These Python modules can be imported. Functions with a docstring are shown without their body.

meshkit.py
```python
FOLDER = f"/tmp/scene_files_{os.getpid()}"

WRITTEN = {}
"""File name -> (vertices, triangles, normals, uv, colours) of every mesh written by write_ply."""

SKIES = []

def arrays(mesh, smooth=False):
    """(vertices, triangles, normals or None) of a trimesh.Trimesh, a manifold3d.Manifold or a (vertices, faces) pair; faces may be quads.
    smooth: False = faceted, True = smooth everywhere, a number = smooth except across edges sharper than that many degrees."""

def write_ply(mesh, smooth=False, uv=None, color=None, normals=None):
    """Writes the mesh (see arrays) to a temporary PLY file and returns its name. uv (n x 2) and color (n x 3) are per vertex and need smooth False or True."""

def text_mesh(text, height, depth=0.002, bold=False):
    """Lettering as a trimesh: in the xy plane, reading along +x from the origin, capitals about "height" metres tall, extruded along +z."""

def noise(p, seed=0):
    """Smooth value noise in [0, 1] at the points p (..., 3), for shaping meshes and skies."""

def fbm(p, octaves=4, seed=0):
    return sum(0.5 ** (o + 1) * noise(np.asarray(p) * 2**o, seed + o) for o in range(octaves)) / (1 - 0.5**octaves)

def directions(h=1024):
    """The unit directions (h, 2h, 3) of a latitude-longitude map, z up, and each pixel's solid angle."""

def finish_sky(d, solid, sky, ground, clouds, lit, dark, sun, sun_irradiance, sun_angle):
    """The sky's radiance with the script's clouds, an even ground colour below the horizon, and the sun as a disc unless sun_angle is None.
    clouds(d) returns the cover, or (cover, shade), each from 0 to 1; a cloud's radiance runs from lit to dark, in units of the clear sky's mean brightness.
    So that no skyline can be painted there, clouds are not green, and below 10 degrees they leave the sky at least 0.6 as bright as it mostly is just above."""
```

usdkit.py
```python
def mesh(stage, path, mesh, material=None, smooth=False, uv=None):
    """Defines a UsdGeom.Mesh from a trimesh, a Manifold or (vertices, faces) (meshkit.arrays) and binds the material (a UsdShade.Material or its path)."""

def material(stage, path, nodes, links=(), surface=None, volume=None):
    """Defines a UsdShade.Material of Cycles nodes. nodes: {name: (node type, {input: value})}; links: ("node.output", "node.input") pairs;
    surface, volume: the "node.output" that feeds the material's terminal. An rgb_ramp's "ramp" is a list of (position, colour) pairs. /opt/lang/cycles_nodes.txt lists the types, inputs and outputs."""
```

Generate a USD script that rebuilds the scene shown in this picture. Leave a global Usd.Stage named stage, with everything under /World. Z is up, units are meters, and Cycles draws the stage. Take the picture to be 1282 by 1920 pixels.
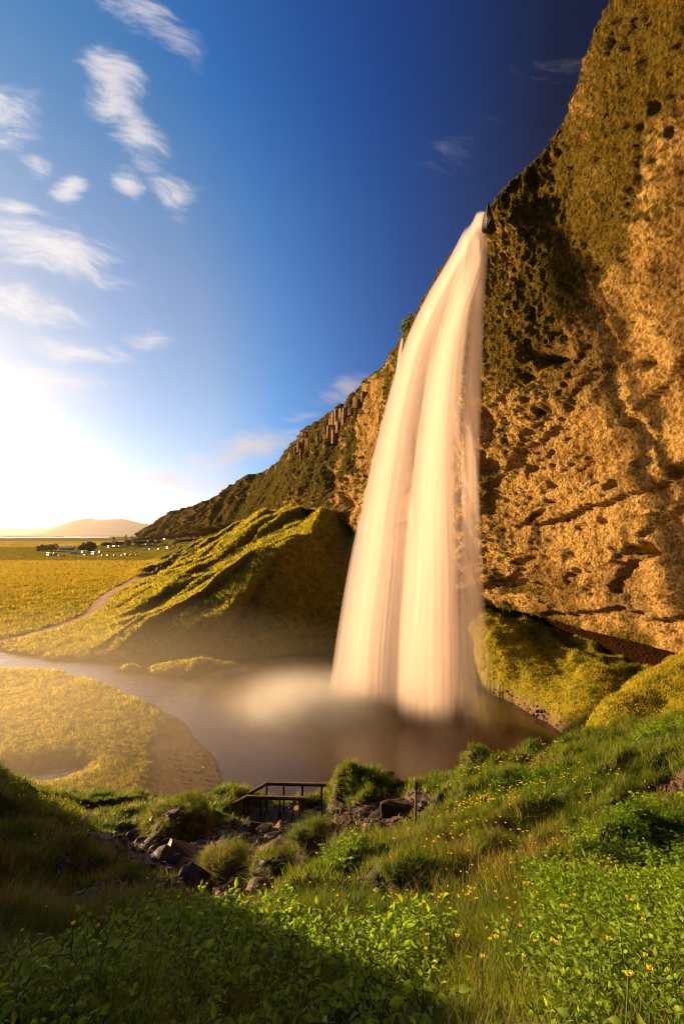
import math, random
import numpy as np, trimesh, shapely
from scipy.interpolate import RBFInterpolator, PchipInterpolator
from scipy.spatial import cKDTree
from scipy.ndimage import gaussian_filter
import usdkit, meshkit
from meshkit import noise, fbm
from pxr import Usd, UsdGeom, UsdLux, UsdShade, Gf, Sdf, Vt

random.seed(7); RNG = np.random.default_rng(11)
stage = Usd.Stage.CreateInMemory()
UsdGeom.Xform.Define(stage, '/World')
UsdGeom.Scope.Define(stage, '/World/Looks')
W, F, CX, HY, CAMZ = 1282.0, 853.0, 641.0, 1003.0, 21.0     # the photograph's lens: pixels of width, focal length, axis, horizon row, eye height over the pool

# ------------------------------------------------------------------ camera, sun, sky
cam = UsdGeom.Camera.Define(stage, '/World/camera')
cam.CreateHorizontalApertureAttr(24.0); cam.CreateFocalLengthAttr(24 * F / W)
cam.CreateVerticalApertureOffsetAttr(24 * (HY - 960) / W)
cam.CreateClippingRangeAttr((0.05, 100000.0))
cam.AddTranslateOp().Set((0, 0, CAMZ)); cam.AddRotateXOp().Set(90)
cam.CreateExposureAttr(2.0)
SUN_AZ, SUN_EL = math.radians(-62), math.radians(9.5)
SUN = np.array([math.sin(SUN_AZ) * math.cos(SUN_EL), math.cos(SUN_AZ) * math.cos(SUN_EL), math.sin(SUN_EL)])
sun = UsdLux.DistantLight.Define(stage, '/World/sun')
sun.CreateIntensityAttr(1.25); sun.CreateAngleAttr(0.5); sun.CreateNormalizeAttr(True); sun.CreateColorAttr((1, .63, .29))
sun.AddTransformOp().Set(Gf.Matrix4d(Gf.Rotation(Gf.Vec3d(0, 0, 1), Gf.Vec3d(*map(float, SUN))), Gf.Vec3d(0, 0, 0)))

def sky_material():
    """the physical sky seen through a polarising filter (deep blue across from the sun), with streaked clouds"""
    n = {'tc': ('texture_coordinate', {}), 'nrm': ('vector_math', {'math_type': 'normalize'}), 'sep': ('separate_xyz', {}),
         's': ('sky_texture', {'sky_type': 'single_scattering', 'sun_disc': False, 'sun_elevation': SUN_EL, 'sun_rotation': math.atan2(SUN[0], SUN[1])}),
         'dot': ('vector_math', {'math_type': 'dot_product', 'vector2': tuple(SUN)}),
         'mr': ('map_range', {'from_min': -1.0, 'from_max': 1.0, 'to_min': 0.0, 'to_max': 1.0, 'clamp': True}),
         'grade': ('rgb_ramp', {'ramp': SKY_GRADE}), 'high': ('rgb_ramp', {'ramp': SKY_HIGH}),
         'mul': ('mix', {'mix_type': 'multiply', 'fac': 1.0}), 'mul2': ('mix', {'mix_type': 'multiply', 'fac': 1.0}), 'b': ('background_shader', {'strength': 0.05})}
    l = [('tc.generated', 'nrm.vector1'), ('nrm.vector', 'sep.vector'), ('nrm.vector', 'dot.vector1'), ('dot.value', 'mr.value'), ('mr.result', 'grade.fac'), ('sep.z', 'high.fac'),
         ('s.color', 'mul.color1'), ('grade.color', 'mul.color2'), ('mul.color', 'mul2.color1'), ('high.color', 'mul2.color2')]
    # u = x / y and v = z / y on the side of the sky in front
    n['ymax'] = ('math', {'math_type': 'maximum', 'value2': 0.05})
    n['u'] = ('math', {'math_type': 'divide'}); n['v'] = ('math', {'math_type': 'divide'}); n['uv'] = ('combine_xyz', {})
    l += [('sep.y', 'ymax.value1'), ('sep.x', 'u.value1'), ('ymax.value', 'u.value2'), ('sep.z', 'v.value1'), ('ymax.value', 'v.value2'), ('u.value', 'uv.x'), ('v.value', 'uv.y')]
    n['warp'] = ('noise_texture', {'scale': 5.0, 'detail': 2.0}); l += [('uv.vector', 'warp.vector')]
    n['wm'] = ('vector_math', {'math_type': 'multiply_add', 'vector2': (.1, .1, 0), 'vector3': (-.05, -.05, 0)}); l += [('warp.color', 'wm.vector1')]
    n['uvw'] = ('vector_math', {'math_type': 'add'}); l += [('uv.vector', 'uvw.vector1'), ('wm.vector', 'uvw.vector2')]
    last = None
    for k, (px, py, rx, ry, ang, amt) in enumerate(CLOUDS):
        c = f'c{k}'
        n[c + 'm'] = ('mapping', {'mapping_type': 'texture', 'location': ((px - CX) / F, (HY - py) / F, 0), 'rotation': (0, 0, -math.radians(-ang)), 'scale': (rx / F, ry / F, 1)})
        n[c + 'l'] = ('vector_math', {'math_type': 'length'})
        n[c + 'f'] = ('map_range', {'from_min': 1.0, 'from_max': 0.0, 'to_min': 0.0, 'to_max': amt, 'clamp': True})
        l += [('uvw.vector', c + 'm.vector'), (c + 'm.vector', c + 'l.vector1'), (c + 'l.value', c + 'f.value')]
        if last is None: last = c + 'f.result'
        else: n[c + 'x'] = ('math', {'math_type': 'maximum'}); l += [(last, c + 'x.value1'), (c + 'f.result', c + 'x.value2')]; last = c + 'x.value'
    n['sm'] = ('mapping', {'mapping_type': 'texture', 'rotation': (0, 0, math.radians(-16)), 'scale': (.17, .048, 1)})
    n['sn'] = ('noise_texture', {'scale': 1.0, 'detail': 5.0, 'roughness': 0.7, 'distortion': .2})
    n['na'] = ('math', {'math_type': 'multiply_add', 'value2': 2.1, 'value3': -1.02})     # streaks carve the soft masks
    n['ns'] = ('math', {'math_type': 'add'}); n['ng'] = ('map_range', {'range_type': 'smoothstep', 'from_min': .1, 'from_max': 1.15, 'clamp': True})
    n['ga'] = ('math', {'math_type': 'multiply'}); n['g8'] = ('map_range', {'from_min': 0.0, 'from_max': .35, 'clamp': True})
    n['front'] = ('map_range', {'from_min': 0.05, 'from_max': 0.2, 'clamp': True}); n['cov'] = ('math', {'math_type': 'multiply'})
    l += [('uvw.vector', 'sm.vector'), ('sm.vector', 'sn.vector'), ('sn.fac', 'na.value1'), ('na.value', 'ns.value1'), (last, 'ns.value2'), ('ns.value', 'ng.value'), (last, 'g8.value'),
          ('ng.result', 'ga.value1'), ('g8.result', 'ga.value2'), ('ga.value', 'cov.value1'), ('sep.y', 'front.value'), ('front.result', 'cov.value2')]
    # a cloud is lit by the low sun: bright near it, dimmer away from it
    n['cl'] = ('rgb_ramp', {'ramp': CLOUD_LIGHT}); l += [('mr.result', 'cl.fac')]
    n['mixc'] = ('mix', {'mix_type': 'mix'}); l += [('cov.value', 'mixc.fac'), ('mul2.color', 'mixc.color1'), ('cl.color', 'mixc.color2'), ('mixc.color', 'b.color')]
    return usdkit.material(stage, '/World/Looks/sky', n, l, surface='b.background')

SKY_GRADE = [(0, (.12, .16, .34)), (.5, (.07, .05, .12)), (.575, (.08, .07, .15)), (.64, (.1, .19, .46)), (.69, (.09, .28, .72)), (.74, (.15, .42, .9)), (.8, (.28, .62, 1.1)), (.85, (.6, .74, 1.0)), (.9, (.62, .74, 1.0)), (.947, (.74, .78, .9)), (1, (.8, .78, .8))]
SKY_HIGH = [(0, (.95, .98, 1.55)), (.06, (.97, 1, 1.4)), (.16, (1, 1, 1.08)), (.3, (1, 1, 1)), (.45, (1, 1, 1)), (.58, (.75, .98, 1.02)), (.7, (.32, .86, 1.05)), (1, (.2, .8, 1.05))]
CLOUD_LIGHT = [(0, (1.0, .95, 1.1)), (.6, (1.1, 1.0, 1.2)), (.75, (2.2, 2.2, 2.7)), (.85, (3.6, 3.5, 3.8)), (.93, (4.4, 4.3, 4.4)), (1, (6, 5.5, 5))]
# where the clouds stand: px, py, half width, half height, tilt, thickness
CLOUDS = [(212, 165, 110, 75, -60, 1.1), (255, 250, 110, 60, -50, .95), (240, 345, 60, 36, -50, 1.0), (335, 358, 80, 60, -20, .72), (265, 25, 170, 60, -38, .72), (128, 352, 60, 44, 55, 1.0), (70, 312, 70, 32, -20, .7), (40, 390, 150, 24, -14, .6),
          (90, 468, 210, 75, -16, 1.05), (40, 570, 170, 50, -10, .85), (150, 650, 160, 48, -6, .85), (275, 632, 60, 45, -40, .6), (-15, 215, 75, 120, 80, .8), (60, 720, 300, 70, -6, .7),
          (470, 845, 170, 45, 10, .95), (560, 785, 60, 20, 6, .65), (655, 730, 110, 36, 14, .7), (300, 905, 400, 55, 4, .6), (1040, 122, 110, 40, 2, .33), (840, 275, 130, 60, 25, .3)]
sky = UsdLux.DomeLight.Define(stage, '/World/sky')
UsdShade.MaterialBindingAPI.Apply(sky.GetPrim()).Bind(sky_material())

# ------------------------------------------------------------------ helpers
def tag(p, label=None, cat=None, group=None, kind=None):
    p = p.GetPrim()
    for k, v in (('label', label), ('category', cat), ('group', group), ('kind', kind)):
        if v: p.SetCustomDataByKey(k, v)
    return p
tag(sky, 'deep blue evening sky with wispy white clouds, glowing near the low sun', 'sky', kind='structure')
COUNT = {}
def path(name, parent='/World'):
    parent = str(parent.GetPath()) if hasattr(parent, 'GetPath') else parent
    i = COUNT.get((parent, name), 0); COUNT[parent, name] = i + 1
    return f'{parent}/{name}' + (f'_{i:03d}' if i else '')
def obj(name, mesh, mat, parent='/World', smooth=False, attrs=None):
    m = usdkit.mesh(stage, path(name, parent), mesh, mat, smooth)
    for k, v in (attrs or {}).items():
        v = np.asarray(v, np.float32)
        t = Sdf.ValueTypeNames.FloatArray if v.ndim == 1 else Sdf.ValueTypeNames.Color3fArray
        UsdGeom.PrimvarsAPI(m).CreatePrimvar(k, t, 'vertex').Set(Vt.FloatArray.FromNumpy(v) if v.ndim == 1 else Vt.Vec3fArray.FromNumpy(v))
    return m.GetPrim()
def empty(name, loc=(0, 0, 0), rz=0, scale=None, parent='/World'):
    x = UsdGeom.Xform.Define(stage, path(name, parent)); x.AddTranslateOp().Set(tuple(map(float, loc)))
    x.AddRotateZOp().Set(float(rz))
    if scale is not None: x.AddScaleOp().Set(tuple(map(float, scale)) if np.ndim(scale) else (float(scale),) * 3)
    return x.GetPrim()
def copy_of(proto, loc, rz=0, scale=None, tilt=None):
    x = UsdGeom.Xform.Define(stage, path(proto.GetName().rstrip('0123456789').rstrip('_')))
    x.AddTranslateOp().Set(tuple(map(float, loc))); x.AddRotateZOp().Set(float(rz))
    if scale is not None: x.AddScaleOp().Set(tuple(map(float, scale)) if np.ndim(scale) else (float(scale),) * 3)
    x.GetPrim().GetReferences().AddInternalReference(proto.GetPath()); x.GetPrim().SetInstanceable(True)
    return x.GetPrim()
def P(px, py, Y): return np.array([(px - CX) / F * Y, Y, CAMZ - (py - HY) / F * Y])
def G(px, py, z=0.0):
    Y = (CAMZ - z) * F / (py - HY); return np.array([(px - CX) / F * Y, Y])
def sstep(a, b, x):
    t = np.clip((np.asarray(x, float) - a) / (b - a), 0, 1); return t * t * (3 - 2 * t)
def n2(x, y, s, seed=0): return noise(np.stack([x / s, y / s, np.full(np.shape(x), seed * 7.3)], -1), seed)
def f2(x, y, s, o=4, seed=0): return fbm(np.stack([x / s, y / s, np.full(np.shape(x), seed * 7.3)], -1), o, seed)
def rid2(a, b, s): return 1 - np.abs(2 * fbm(np.stack([a, b, 0 * a + s], -1), 3, s) - 1) ** .8
def grid_faces(nr, nc):
    i = np.arange(nr * nc).reshape(nr, nc)
    a, b, c, d = i[:-1, :-1].ravel(), i[:-1, 1:].ravel(), i[1:, 1:].ravel(), i[1:, :-1].ravel()
    return np.vstack([np.stack([a, b, c], 1), np.stack([a, c, d], 1)])
def submesh(v, f, keep, *at):
    f = f[keep]; used = np.unique(f); m = np.full(len(v), -1); m[used] = np.arange(len(used))
    return (v[used], m[f]), [a[used] for a in at]
def scatter(name, protos, pos, yaw, scl, idx, parent='/World', up=None):
    """one PointInstancer: protos are (mesh, material, smooth) and become its prototypes"""
    pi = UsdGeom.PointInstancer.Define(stage, path(name, parent)); rel = pi.CreatePrototypesRel()
    for k, (m, mat, sm) in enumerate(protos):
        rel.AddTarget(usdkit.mesh(stage, f'{pi.GetPath()}/blade_{k:03d}' , m, mat, sm).GetPath())
    pi.CreateProtoIndicesAttr(Vt.IntArray.FromNumpy(np.asarray(idx, np.int32)))
    pi.CreatePositionsAttr(Vt.Vec3fArray.FromNumpy(np.asarray(pos, np.float32)))
    h = np.asarray(yaw) / 2
    q = np.zeros((len(h), 4)); q[:, 0], q[:, 3] = np.cos(h), np.sin(h)          # w x y z: yaw
    if up is not None:                                                        # then tilt z to the given direction
        u = up / np.linalg.norm(up, axis=1, keepdims=True)
        t = np.stack([1 + u[:, 2], -u[:, 1], u[:, 0], 0 * h], 1); t /= np.linalg.norm(t, axis=1, keepdims=True)
        w1, x1, y1, z1 = t.T; w2, x2, y2, z2 = q.T
        q = np.stack([w1*w2-x1*x2-y1*y2-z1*z2, w1*x2+x1*w2+y1*z2-z1*y2, w1*y2-x1*z2+y1*w2+z1*x2, w1*z2+x1*y2-y1*x2+z1*w2], 1)
    pi.CreateOrientationsAttr([Gf.Quath(*map(float, r)) for r in q])
    scl = np.asarray(scl, np.float32)
    pi.CreateScalesAttr(Vt.Vec3fArray.FromNumpy(np.repeat(scl[:, None], 3, 1) if scl.ndim == 1 else scl))
    return pi.GetPrim()

# ------------------------------------------------------------------ materials
def mat(name, n, l, surface='p.BSDF', volume=None): return usdkit.material(stage, '/World/Looks/' + name, n, l, surface, volume)
def plain(name, col, rough=.6, var=.25, scale=6., bump=.0, metal=0.):
    lo, hi = tuple(c * (1 - var) for c in col), tuple(c * (1 + var) for c in col)
    return mat(name, {'g': ('geometry', {}), 'n': ('noise_texture', {'scale': scale, 'detail': 5.}), 'r': ('rgb_ramp', {'ramp': [(.3, lo), (.7, hi)]}),
                      'b': ('bump', {'strength': bump, 'distance': .05}), 'p': ('principled_bsdf', {'roughness': rough, 'metallic': metal, 'specular_ior_level': .5 if rough < .5 else .12})},
               [('g.position', 'n.vector'), ('n.fac', 'r.fac'), ('r.color', 'p.base_color'), ('n.fac', 'b.height'), ('b.normal', 'p.normal')])
def leafy(name, cols, rough=.5, trans=.45, through=1.6):
    """thin leaves: a reflecting and a light-passing side; colour varies from plant to plant"""
    return mat(name, {'oi': ('object_info', {}), 'g': ('geometry', {}), 'n': ('noise_texture', {'scale': .6, 'detail': 3.}), 'a': ('math', {'math_type': 'multiply_add', 'value2': .45}),
                      'r': ('rgb_ramp', {'ramp': list(zip(np.linspace(.1, .9, len(cols)), cols))}),
                      'p': ('principled_bsdf', {'roughness': rough, 'specular_ior_level': .15}), 'hs': ('hsv', {'saturation': 1.05, 'value': through}), 't': ('translucent_bsdf', {}), 'm': ('mix_closure', {'fac': trans})},
               [('g.position', 'n.vector'), ('oi.random', 'a.value1'), ('n.fac', 'a.value3'), ('a.value', 'r.fac'), ('r.color', 'p.base_color'), ('r.color', 'hs.color'), ('hs.color', 't.color'),
                ('p.BSDF', 'm.closure1'), ('t.BSDF', 'm.closure2')], surface='m.closure')

def ground_material():
    """grass, bare gravel (attribute bare) and dry tan patches (attribute dry)"""
    n = {'g': ('geometry', {}), 'n1': ('noise_texture', {'scale': .22, 'detail': 6., 'roughness': .65}), 'n2': ('noise_texture', {'scale': 2.6, 'detail': 5., 'roughness': .7}),
         'r': ('rgb_ramp', {'ramp': [(.25, (.06, .068, .008)), (.5, (.14, .13, .014)), (.75, (.24, .18, .024))]}),
         'm': ('math', {'math_type': 'multiply_add', 'value2': .5}), 'h': ('math', {'math_type': 'multiply', 'value2': .5}),
         'bare': ('attribute', {'attribute': 'bare'}), 'dry': ('attribute', {'attribute': 'dry'}),
         'gr': ('rgb_ramp', {'ramp': [(.3, (.06, .042, .025)), (.7, (.16, .115, .075))]}), 'mx': ('mix', {}), 'my': ('mix', {'color2': (.34, .23, .12)}),
         'b': ('bump', {'strength': .9, 'distance': .25}), 'p': ('principled_bsdf', {'roughness': 1.0, 'specular_ior_level': 0.0})}
    l = [('g.position', 'n1.vector'), ('g.position', 'n2.vector'), ('n1.fac', 'm.value1'), ('n2.fac', 'h.value1'), ('h.value', 'm.value3'), ('m.value', 'r.fac'), ('n2.fac', 'gr.fac'),
         ('bare.fac', 'mx.fac'), ('r.color', 'mx.color1'), ('gr.color', 'mx.color2'), ('dry.fac', 'my.fac'), ('mx.color', 'my.color1'), ('my.color', 'p.base_color'),
         ('n2.fac', 'b.height'), ('b.normal', 'p.normal')]
    return mat('meadow', n, l)
M_GROUND = ground_material()

# ------------------------------------------------------------------ the valley: plain, stream banks, talus slopes under the cliff
water_poly = np.array([(-140, 92), (-75, 84.5), (-61.5, 81.8), (-48, 76.2), (-29, 75.6), (-13, 78.9), (-2, 82), (8, 83), (15, 77), (19, 69), (20, 61), (22.2, 52.7), (23.7, 46), (23, 42), (18, 38), (10, 34),
                       (2, 31), (-6, 32), (-10.2, 38.4), (-11.8, 42), (-14.7, 46.3), (-18, 51.6), (-23, 56.5), (-32, 62.4), (-44, 69.7), (-53, 71), (-75, 74.5), (-140, 80)], float)
side_poly = np.array([(-60, 41), (-33, 40.2), (-26, 41), (-23.6, 40.2), (-24.5, 38.6), (-29, 37.6), (-60, 35)], float)
def signed(poly, x, y):
    """distance to the outline, positive inside"""
    ring = shapely.LinearRing(poly); pts = ring.segmentize(.4)
    d = cKDTree(np.array(pts.coords)).query(np.stack([x, y], -1))[0]
    return np.where(shapely.contains_xy(shapely.Polygon(poly), x, y), d, -d)

VAL = []                                      # control points of the land's height
def vp(px, py, Y): VAL.append(P(px, py, Y))
for x, y, z in [(-44, 80, .8), (-60, 90, .8), (-60, 116, 1.2), (-85, 190, 1.2), (-120, 300, 1), (-160, 420, 1), (-245, 630, 1), (-480, 1060, 1), (-700, 1500, .8), (-300, 200, .8), (-200, 120, .8), (-120, 60, .8),
                (-400, 400, .8), (-600, 700, .8), (-60, 50, 1), (-40, 52, 1), (-25, 48, .7), (-30, 36, 1.2), (-20, 36, .9), (-60, 30, 2), (-1200, 1500, .8), (-35, 60, .8),
                # foot of the cliff on the left
                (0, 112, 24), (-12, 138, 30), (-26, 168, 31), (-42, 225, 32), (-85, 320, 27), (-135, 455, 22), (-280, 735, 17), (-470, 1060, 9),
                (12, 140, 26), (0, 180, 32), (-10, 240, 33), (-40, 340, 28), (-80, 480, 22), (-200, 760, 18), (60, 150, 26), (60, 300, 30), (100, 600, 25), (200, 1000, 20), (0, 1500, 5),
                # half way down the talus
                (-34, 110, 13), (-50, 160, 14), (-66, 210, 15), (-105, 320, 12), (-150, 450, 10), (-265, 690, 7),
                # behind the fall, the floor of the alcove
                (-10, 92, 8), (0, 95, 9), (8, 92, 8.5), (18, 86, 8), (24, 78, 8), (0, 86, 3), (10, 86, 3), (-14, 84, 3), (40, 80, 8), (-6, 104, 17), (4, 104, 16),
                # right talus under the overhang
                (21.6, 66, 8.6), (25.3, 60, 6.4), (28.5, 53, 6.6), (29.2, 50, 5.7), (26.6, 72, 6.6), (30, 64, 5), (33, 55, 4.6), (34, 48, 4.8), (22, 58, 2.2), (24.5, 52, 2.4), (26, 48.5, 2.6),
                (25.5, 44, 1.0), (27.5, 45, 1.8), (30, 45.5, 3.0), (24, 40, .6), (22, 37, .8),
                # the near bank on the right
                (24.8, 33, 12.6), (21.6, 33, 10.8), (18.9, 32, 9.2), (17, 30, 9.2), (16.7, 28.5, 9.4), (30, 36, 9.5), (35, 38, 9), (21, 36.5, 2.6), (26, 39.5, 3.6), (30, 41, 4.6), (38, 28, 14), (26, 27, 13), (15, 32, 2.2), (11, 28, 3), (16, 24, 8), (30, 22, 14), (45, 60, 8), (60, 90, 8), (50, 40, 12),
                (2, 26, 1), (-10, 30, 1), (8, 24, 4), (0, 20, 1), (-20, 22, 2), (-40, 20, 4)]: VAL.append(np.array([x, y, z], float))
VAL = np.array(VAL)
_warp = lambda x, y: np.stack([x / y * 1.6, np.log(y)], -1)
_rbf = RBFInterpolator(_warp(VAL[:, 0], VAL[:, 1]), VAL[:, 2], kernel='linear', smoothing=.002)
def ridge(x, y, pts, left, right):
    """a roof along a polyline: height falls off on either side with its own slope"""
    pts = np.asarray(pts, float); best = np.full(np.shape(x), -99.0)
    for a, b in zip(pts[:-1], pts[1:]):
        d = b[:2] - a[:2]; L2 = d @ d; t = np.clip(((x - a[0]) * d[0] + (y - a[1]) * d[1]) / L2, 0, 1)
        qx, qy = x - a[0] - t * d[0], y - a[1] - t * d[1]; r = np.hypot(qx, qy); side = d[0] * qy - d[1] * qx
        best = np.maximum(best, a[2] + t * (b[2] - a[2]) - r * np.where(side > 0, left, right))
    return best
def smax(a, b, k):
    h = np.clip(.5 + .5 * (b - a) / k, 0, 1); return a * (1 - h) + b * h + k * h * (1 - h)
BUTTRESS = [P(604, 934, 118), P(575, 985, 110), P(500, 1022, 101), P(478, 1060, 97), P(385, 1092, 92), P(300, 1137, 86), P(262, 1196, 79), P(225, 1222, 77)]
SPUR2 = [P(415, 1092, 93), P(405, 1150, 87), P(372, 1200, 80.5), P(352, 1230, 78.5)]
SPUR = [P(482, 1092, 93), P(489, 1140, 88), P(470, 1172, 84), P(447, 1200, 80.5), P(440, 1222, 79)]
def valley(x, y):
    shp = np.shape(x); x, y = np.ravel(x).astype(float), np.ravel(y).astype(float)
    z = np.concatenate([_rbf(_warp(a, b)) for a, b in zip(np.array_split(x, max(1, len(x) // 40000)), np.array_split(y, max(1, len(x) // 40000)))])
    z = gaussian_filter(z.reshape(shp), (5, 9)).ravel()
    z = np.where(y > 900, z * sstep(3000, 900, y) + .8 * sstep(900, 3000, y), z)
    near = (y < 160)
    r = np.maximum(ridge(x, y, BUTTRESS, .78, .52), ridge(x, y, SPUR, .95, 1.1)); r = np.maximum(r, ridge(x, y, SPUR2, .8, 1.0) - .3)
    wob = 3.6 * (f2(x, y, 12, 4, 3) - .5)
    z = np.where(near, smax(z, r + wob, 1.2), z)
    steep = sstep(1.5, 6, z)
    lump = (f2(x, y, 14, 4, 1) - .5) * 2.4 * steep + (f2(x, y, 3.2, 3, 2) - .5) * (.25 + .75 * steep)
    lump += 1.3 * sstep(.44, .54, f2(x, y, 15, 4, 6)) * sstep(.5, 1.2, z) * sstep(-8, -16, x) * sstep(74, 66, y) + (np.abs(f2(x, y, 26, 3, 5) - .5)) * .9 * sstep(60, 40, np.abs(y - 48)) * sstep(-8, -16, x)
    # gullies running down the steep talus
    dn = x * .64 + y * .77; ac = x * .77 - y * .64                            # along and across the talus
    lump -= steep * 2.6 * sstep(.5, .2, np.abs(2 * f2(ac * 1.0, dn * .22, 11, 3, 9) - 1) * 1.6) * (y < 400) * sstep(12, 4, x)
    lump += steep * (f2(x, y, 6, 4, 12) - .5) * 1.8 + steep * sstep(12, 18, x) * (rid2(x / 3.2, y / 5, 13) - .55) * 1.5
    z = z + lump * np.clip(y / 100, 1, 3)
    inside = np.maximum(signed(water_poly, x, y), signed(side_poly, x, y))
    inside = inside + (f2(x, y, 7, 4, 21) - .5) * 4.2
    for cx, cy, rx, ry in ((-21.5, 69.6, 8.2, 2.9), (-33, 70.4, 2.3, .9)):          # grassy islands in the stream
        e = 1 - np.sqrt(((x - cx) / rx) ** 2 + ((y - cy) / ry) ** 2); inside = np.where(e > -.8, np.minimum(inside, -e * ry * 1.2 + (f2(x, y, 2, 2, 4) - .5)), inside)
    ramp = 1.0 + 5.0 * sstep(56, 46, y) * sstep(-2, -10, x) * sstep(-22, -14, x)
    land = np.maximum(z, .35) * (1 - np.exp(-np.maximum(-inside, 0) / ramp)) + .05
    z = np.where(inside > 0, -np.minimum(.12 + .3 * inside, 2.0), land)
    return z.reshape(shp), inside.reshape(shp)

ys = np.concatenate([22 * np.exp(np.arange(0, math.log(64 / 22), .008)), 64 * np.exp(np.arange(0, math.log(150 / 64), .0042)), 150 * np.exp(np.arange(0, math.log(700 / 150), .008)), 700 * np.exp(np.arange(0, math.log(40000 / 700), .03)), [40000.]])
us = np.concatenate([np.arange(-2.2, -.8, .02), np.arange(-.8, .8, .0028), np.arange(.8, 1.4, .02)])
U, YY = np.meshgrid(us, ys); XX = U * YY
ZZ, IN = valley(XX, YY)
gv, gf = np.stack([XX, YY, ZZ], -1).reshape(-1, 3), grid_faces(*XX.shape)
def vz(x, y):
    """height of the built land (looked up in its grid)"""
    from scipy.interpolate import RegularGridInterpolator as R
    return R((np.log(ys), us), ZZ, bounds_error=False, fill_value=0)(np.stack([np.log(np.maximum(y, 22.01)), np.asarray(x) / np.maximum(y, 22.01)], -1))
x, y, z, ins = gv[:, 0], gv[:, 1], gv[:, 2], IN.ravel()
bare = sstep(.42, .2, z + .25 * (f2(x, y, 1.5, 3, 31) - .5) - .35 * sstep(60, 48, y) * sstep(-24, -10, x) * sstep(5, -5, x)) * sstep(160, 120, y)
bare = np.maximum(bare, sstep(1.7, .7, z) * sstep(18, 22, x) * sstep(66, 60, y) * .9)
bare = np.maximum(bare, sstep(-20, -8, x) * sstep(84, 90, y) * sstep(116, 104, y) * sstep(.48, .66, f2(x, y, 4, 4, 33)) * .35)       # dark soil in the alcove
dry = np.zeros_like(z)
dry = np.maximum(dry, .75 * sstep(.5, .62, f2(x * .35, y, 26, 4, 41)) * sstep(150, 200, y) * sstep(360, 300, y) * (z < 2.5))
dry = np.maximum(dry, .55 * sstep(.45, .6, f2(x * .2, y, 260, 4, 42)) * sstep(900, 1300, y))
path_line = [G(-60, 1205, 1), G(0, 1196, 1), G(60, 1186, 1), G(130, 1163, 1), G(172, 1146, 1.2), G(188, 1132, 1.2), G(200, 1118, 1.3), G(238, 1093, 1.5), G(282, 1076, 1.6), G(320, 1062, 1.8), G(345, 1049, 2)]
def resample(pts, step):
    ls = shapely.LineString(pts); return np.array([ls.interpolate(d).coords[0] for d in np.arange(0, ls.length, step)])
pl = resample(path_line, 1.0); pl = np.stack([np.convolve(np.pad(pl[:, k], 8, 'edge'), np.ones(17) / 17, 'valid') for k in (0, 1)], 1)
pd, pi_ = cKDTree(pl).query(gv[:, :2]); onpath = pd < np.clip(pl[pi_][:, 1] * .021, 1.6, 3.4) + (n2(x, y, 3, 3) - .5) * 1.2
pf = onpath[gf].all(1)
(mg, (b_, d_)) = submesh(gv, gf, ~pf, bare, dry)
tag(obj('meadow', mg, M_GROUND, smooth=True, attrs={'bare': b_, 'dry': d_}), 'golden green meadow and talus slopes around the plunge pool', 'meadow', kind='structure')
(mp, _) = submesh(gv, gf, pf)
M_PATH = plain('dirt', (.17, .095, .05), .9, .35, .8, .5)
tag(obj('footpath', mp, M_PATH, smooth=True), 'brown dirt footpath winding across the meadow to the car park', 'footpath', kind='structure')

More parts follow.
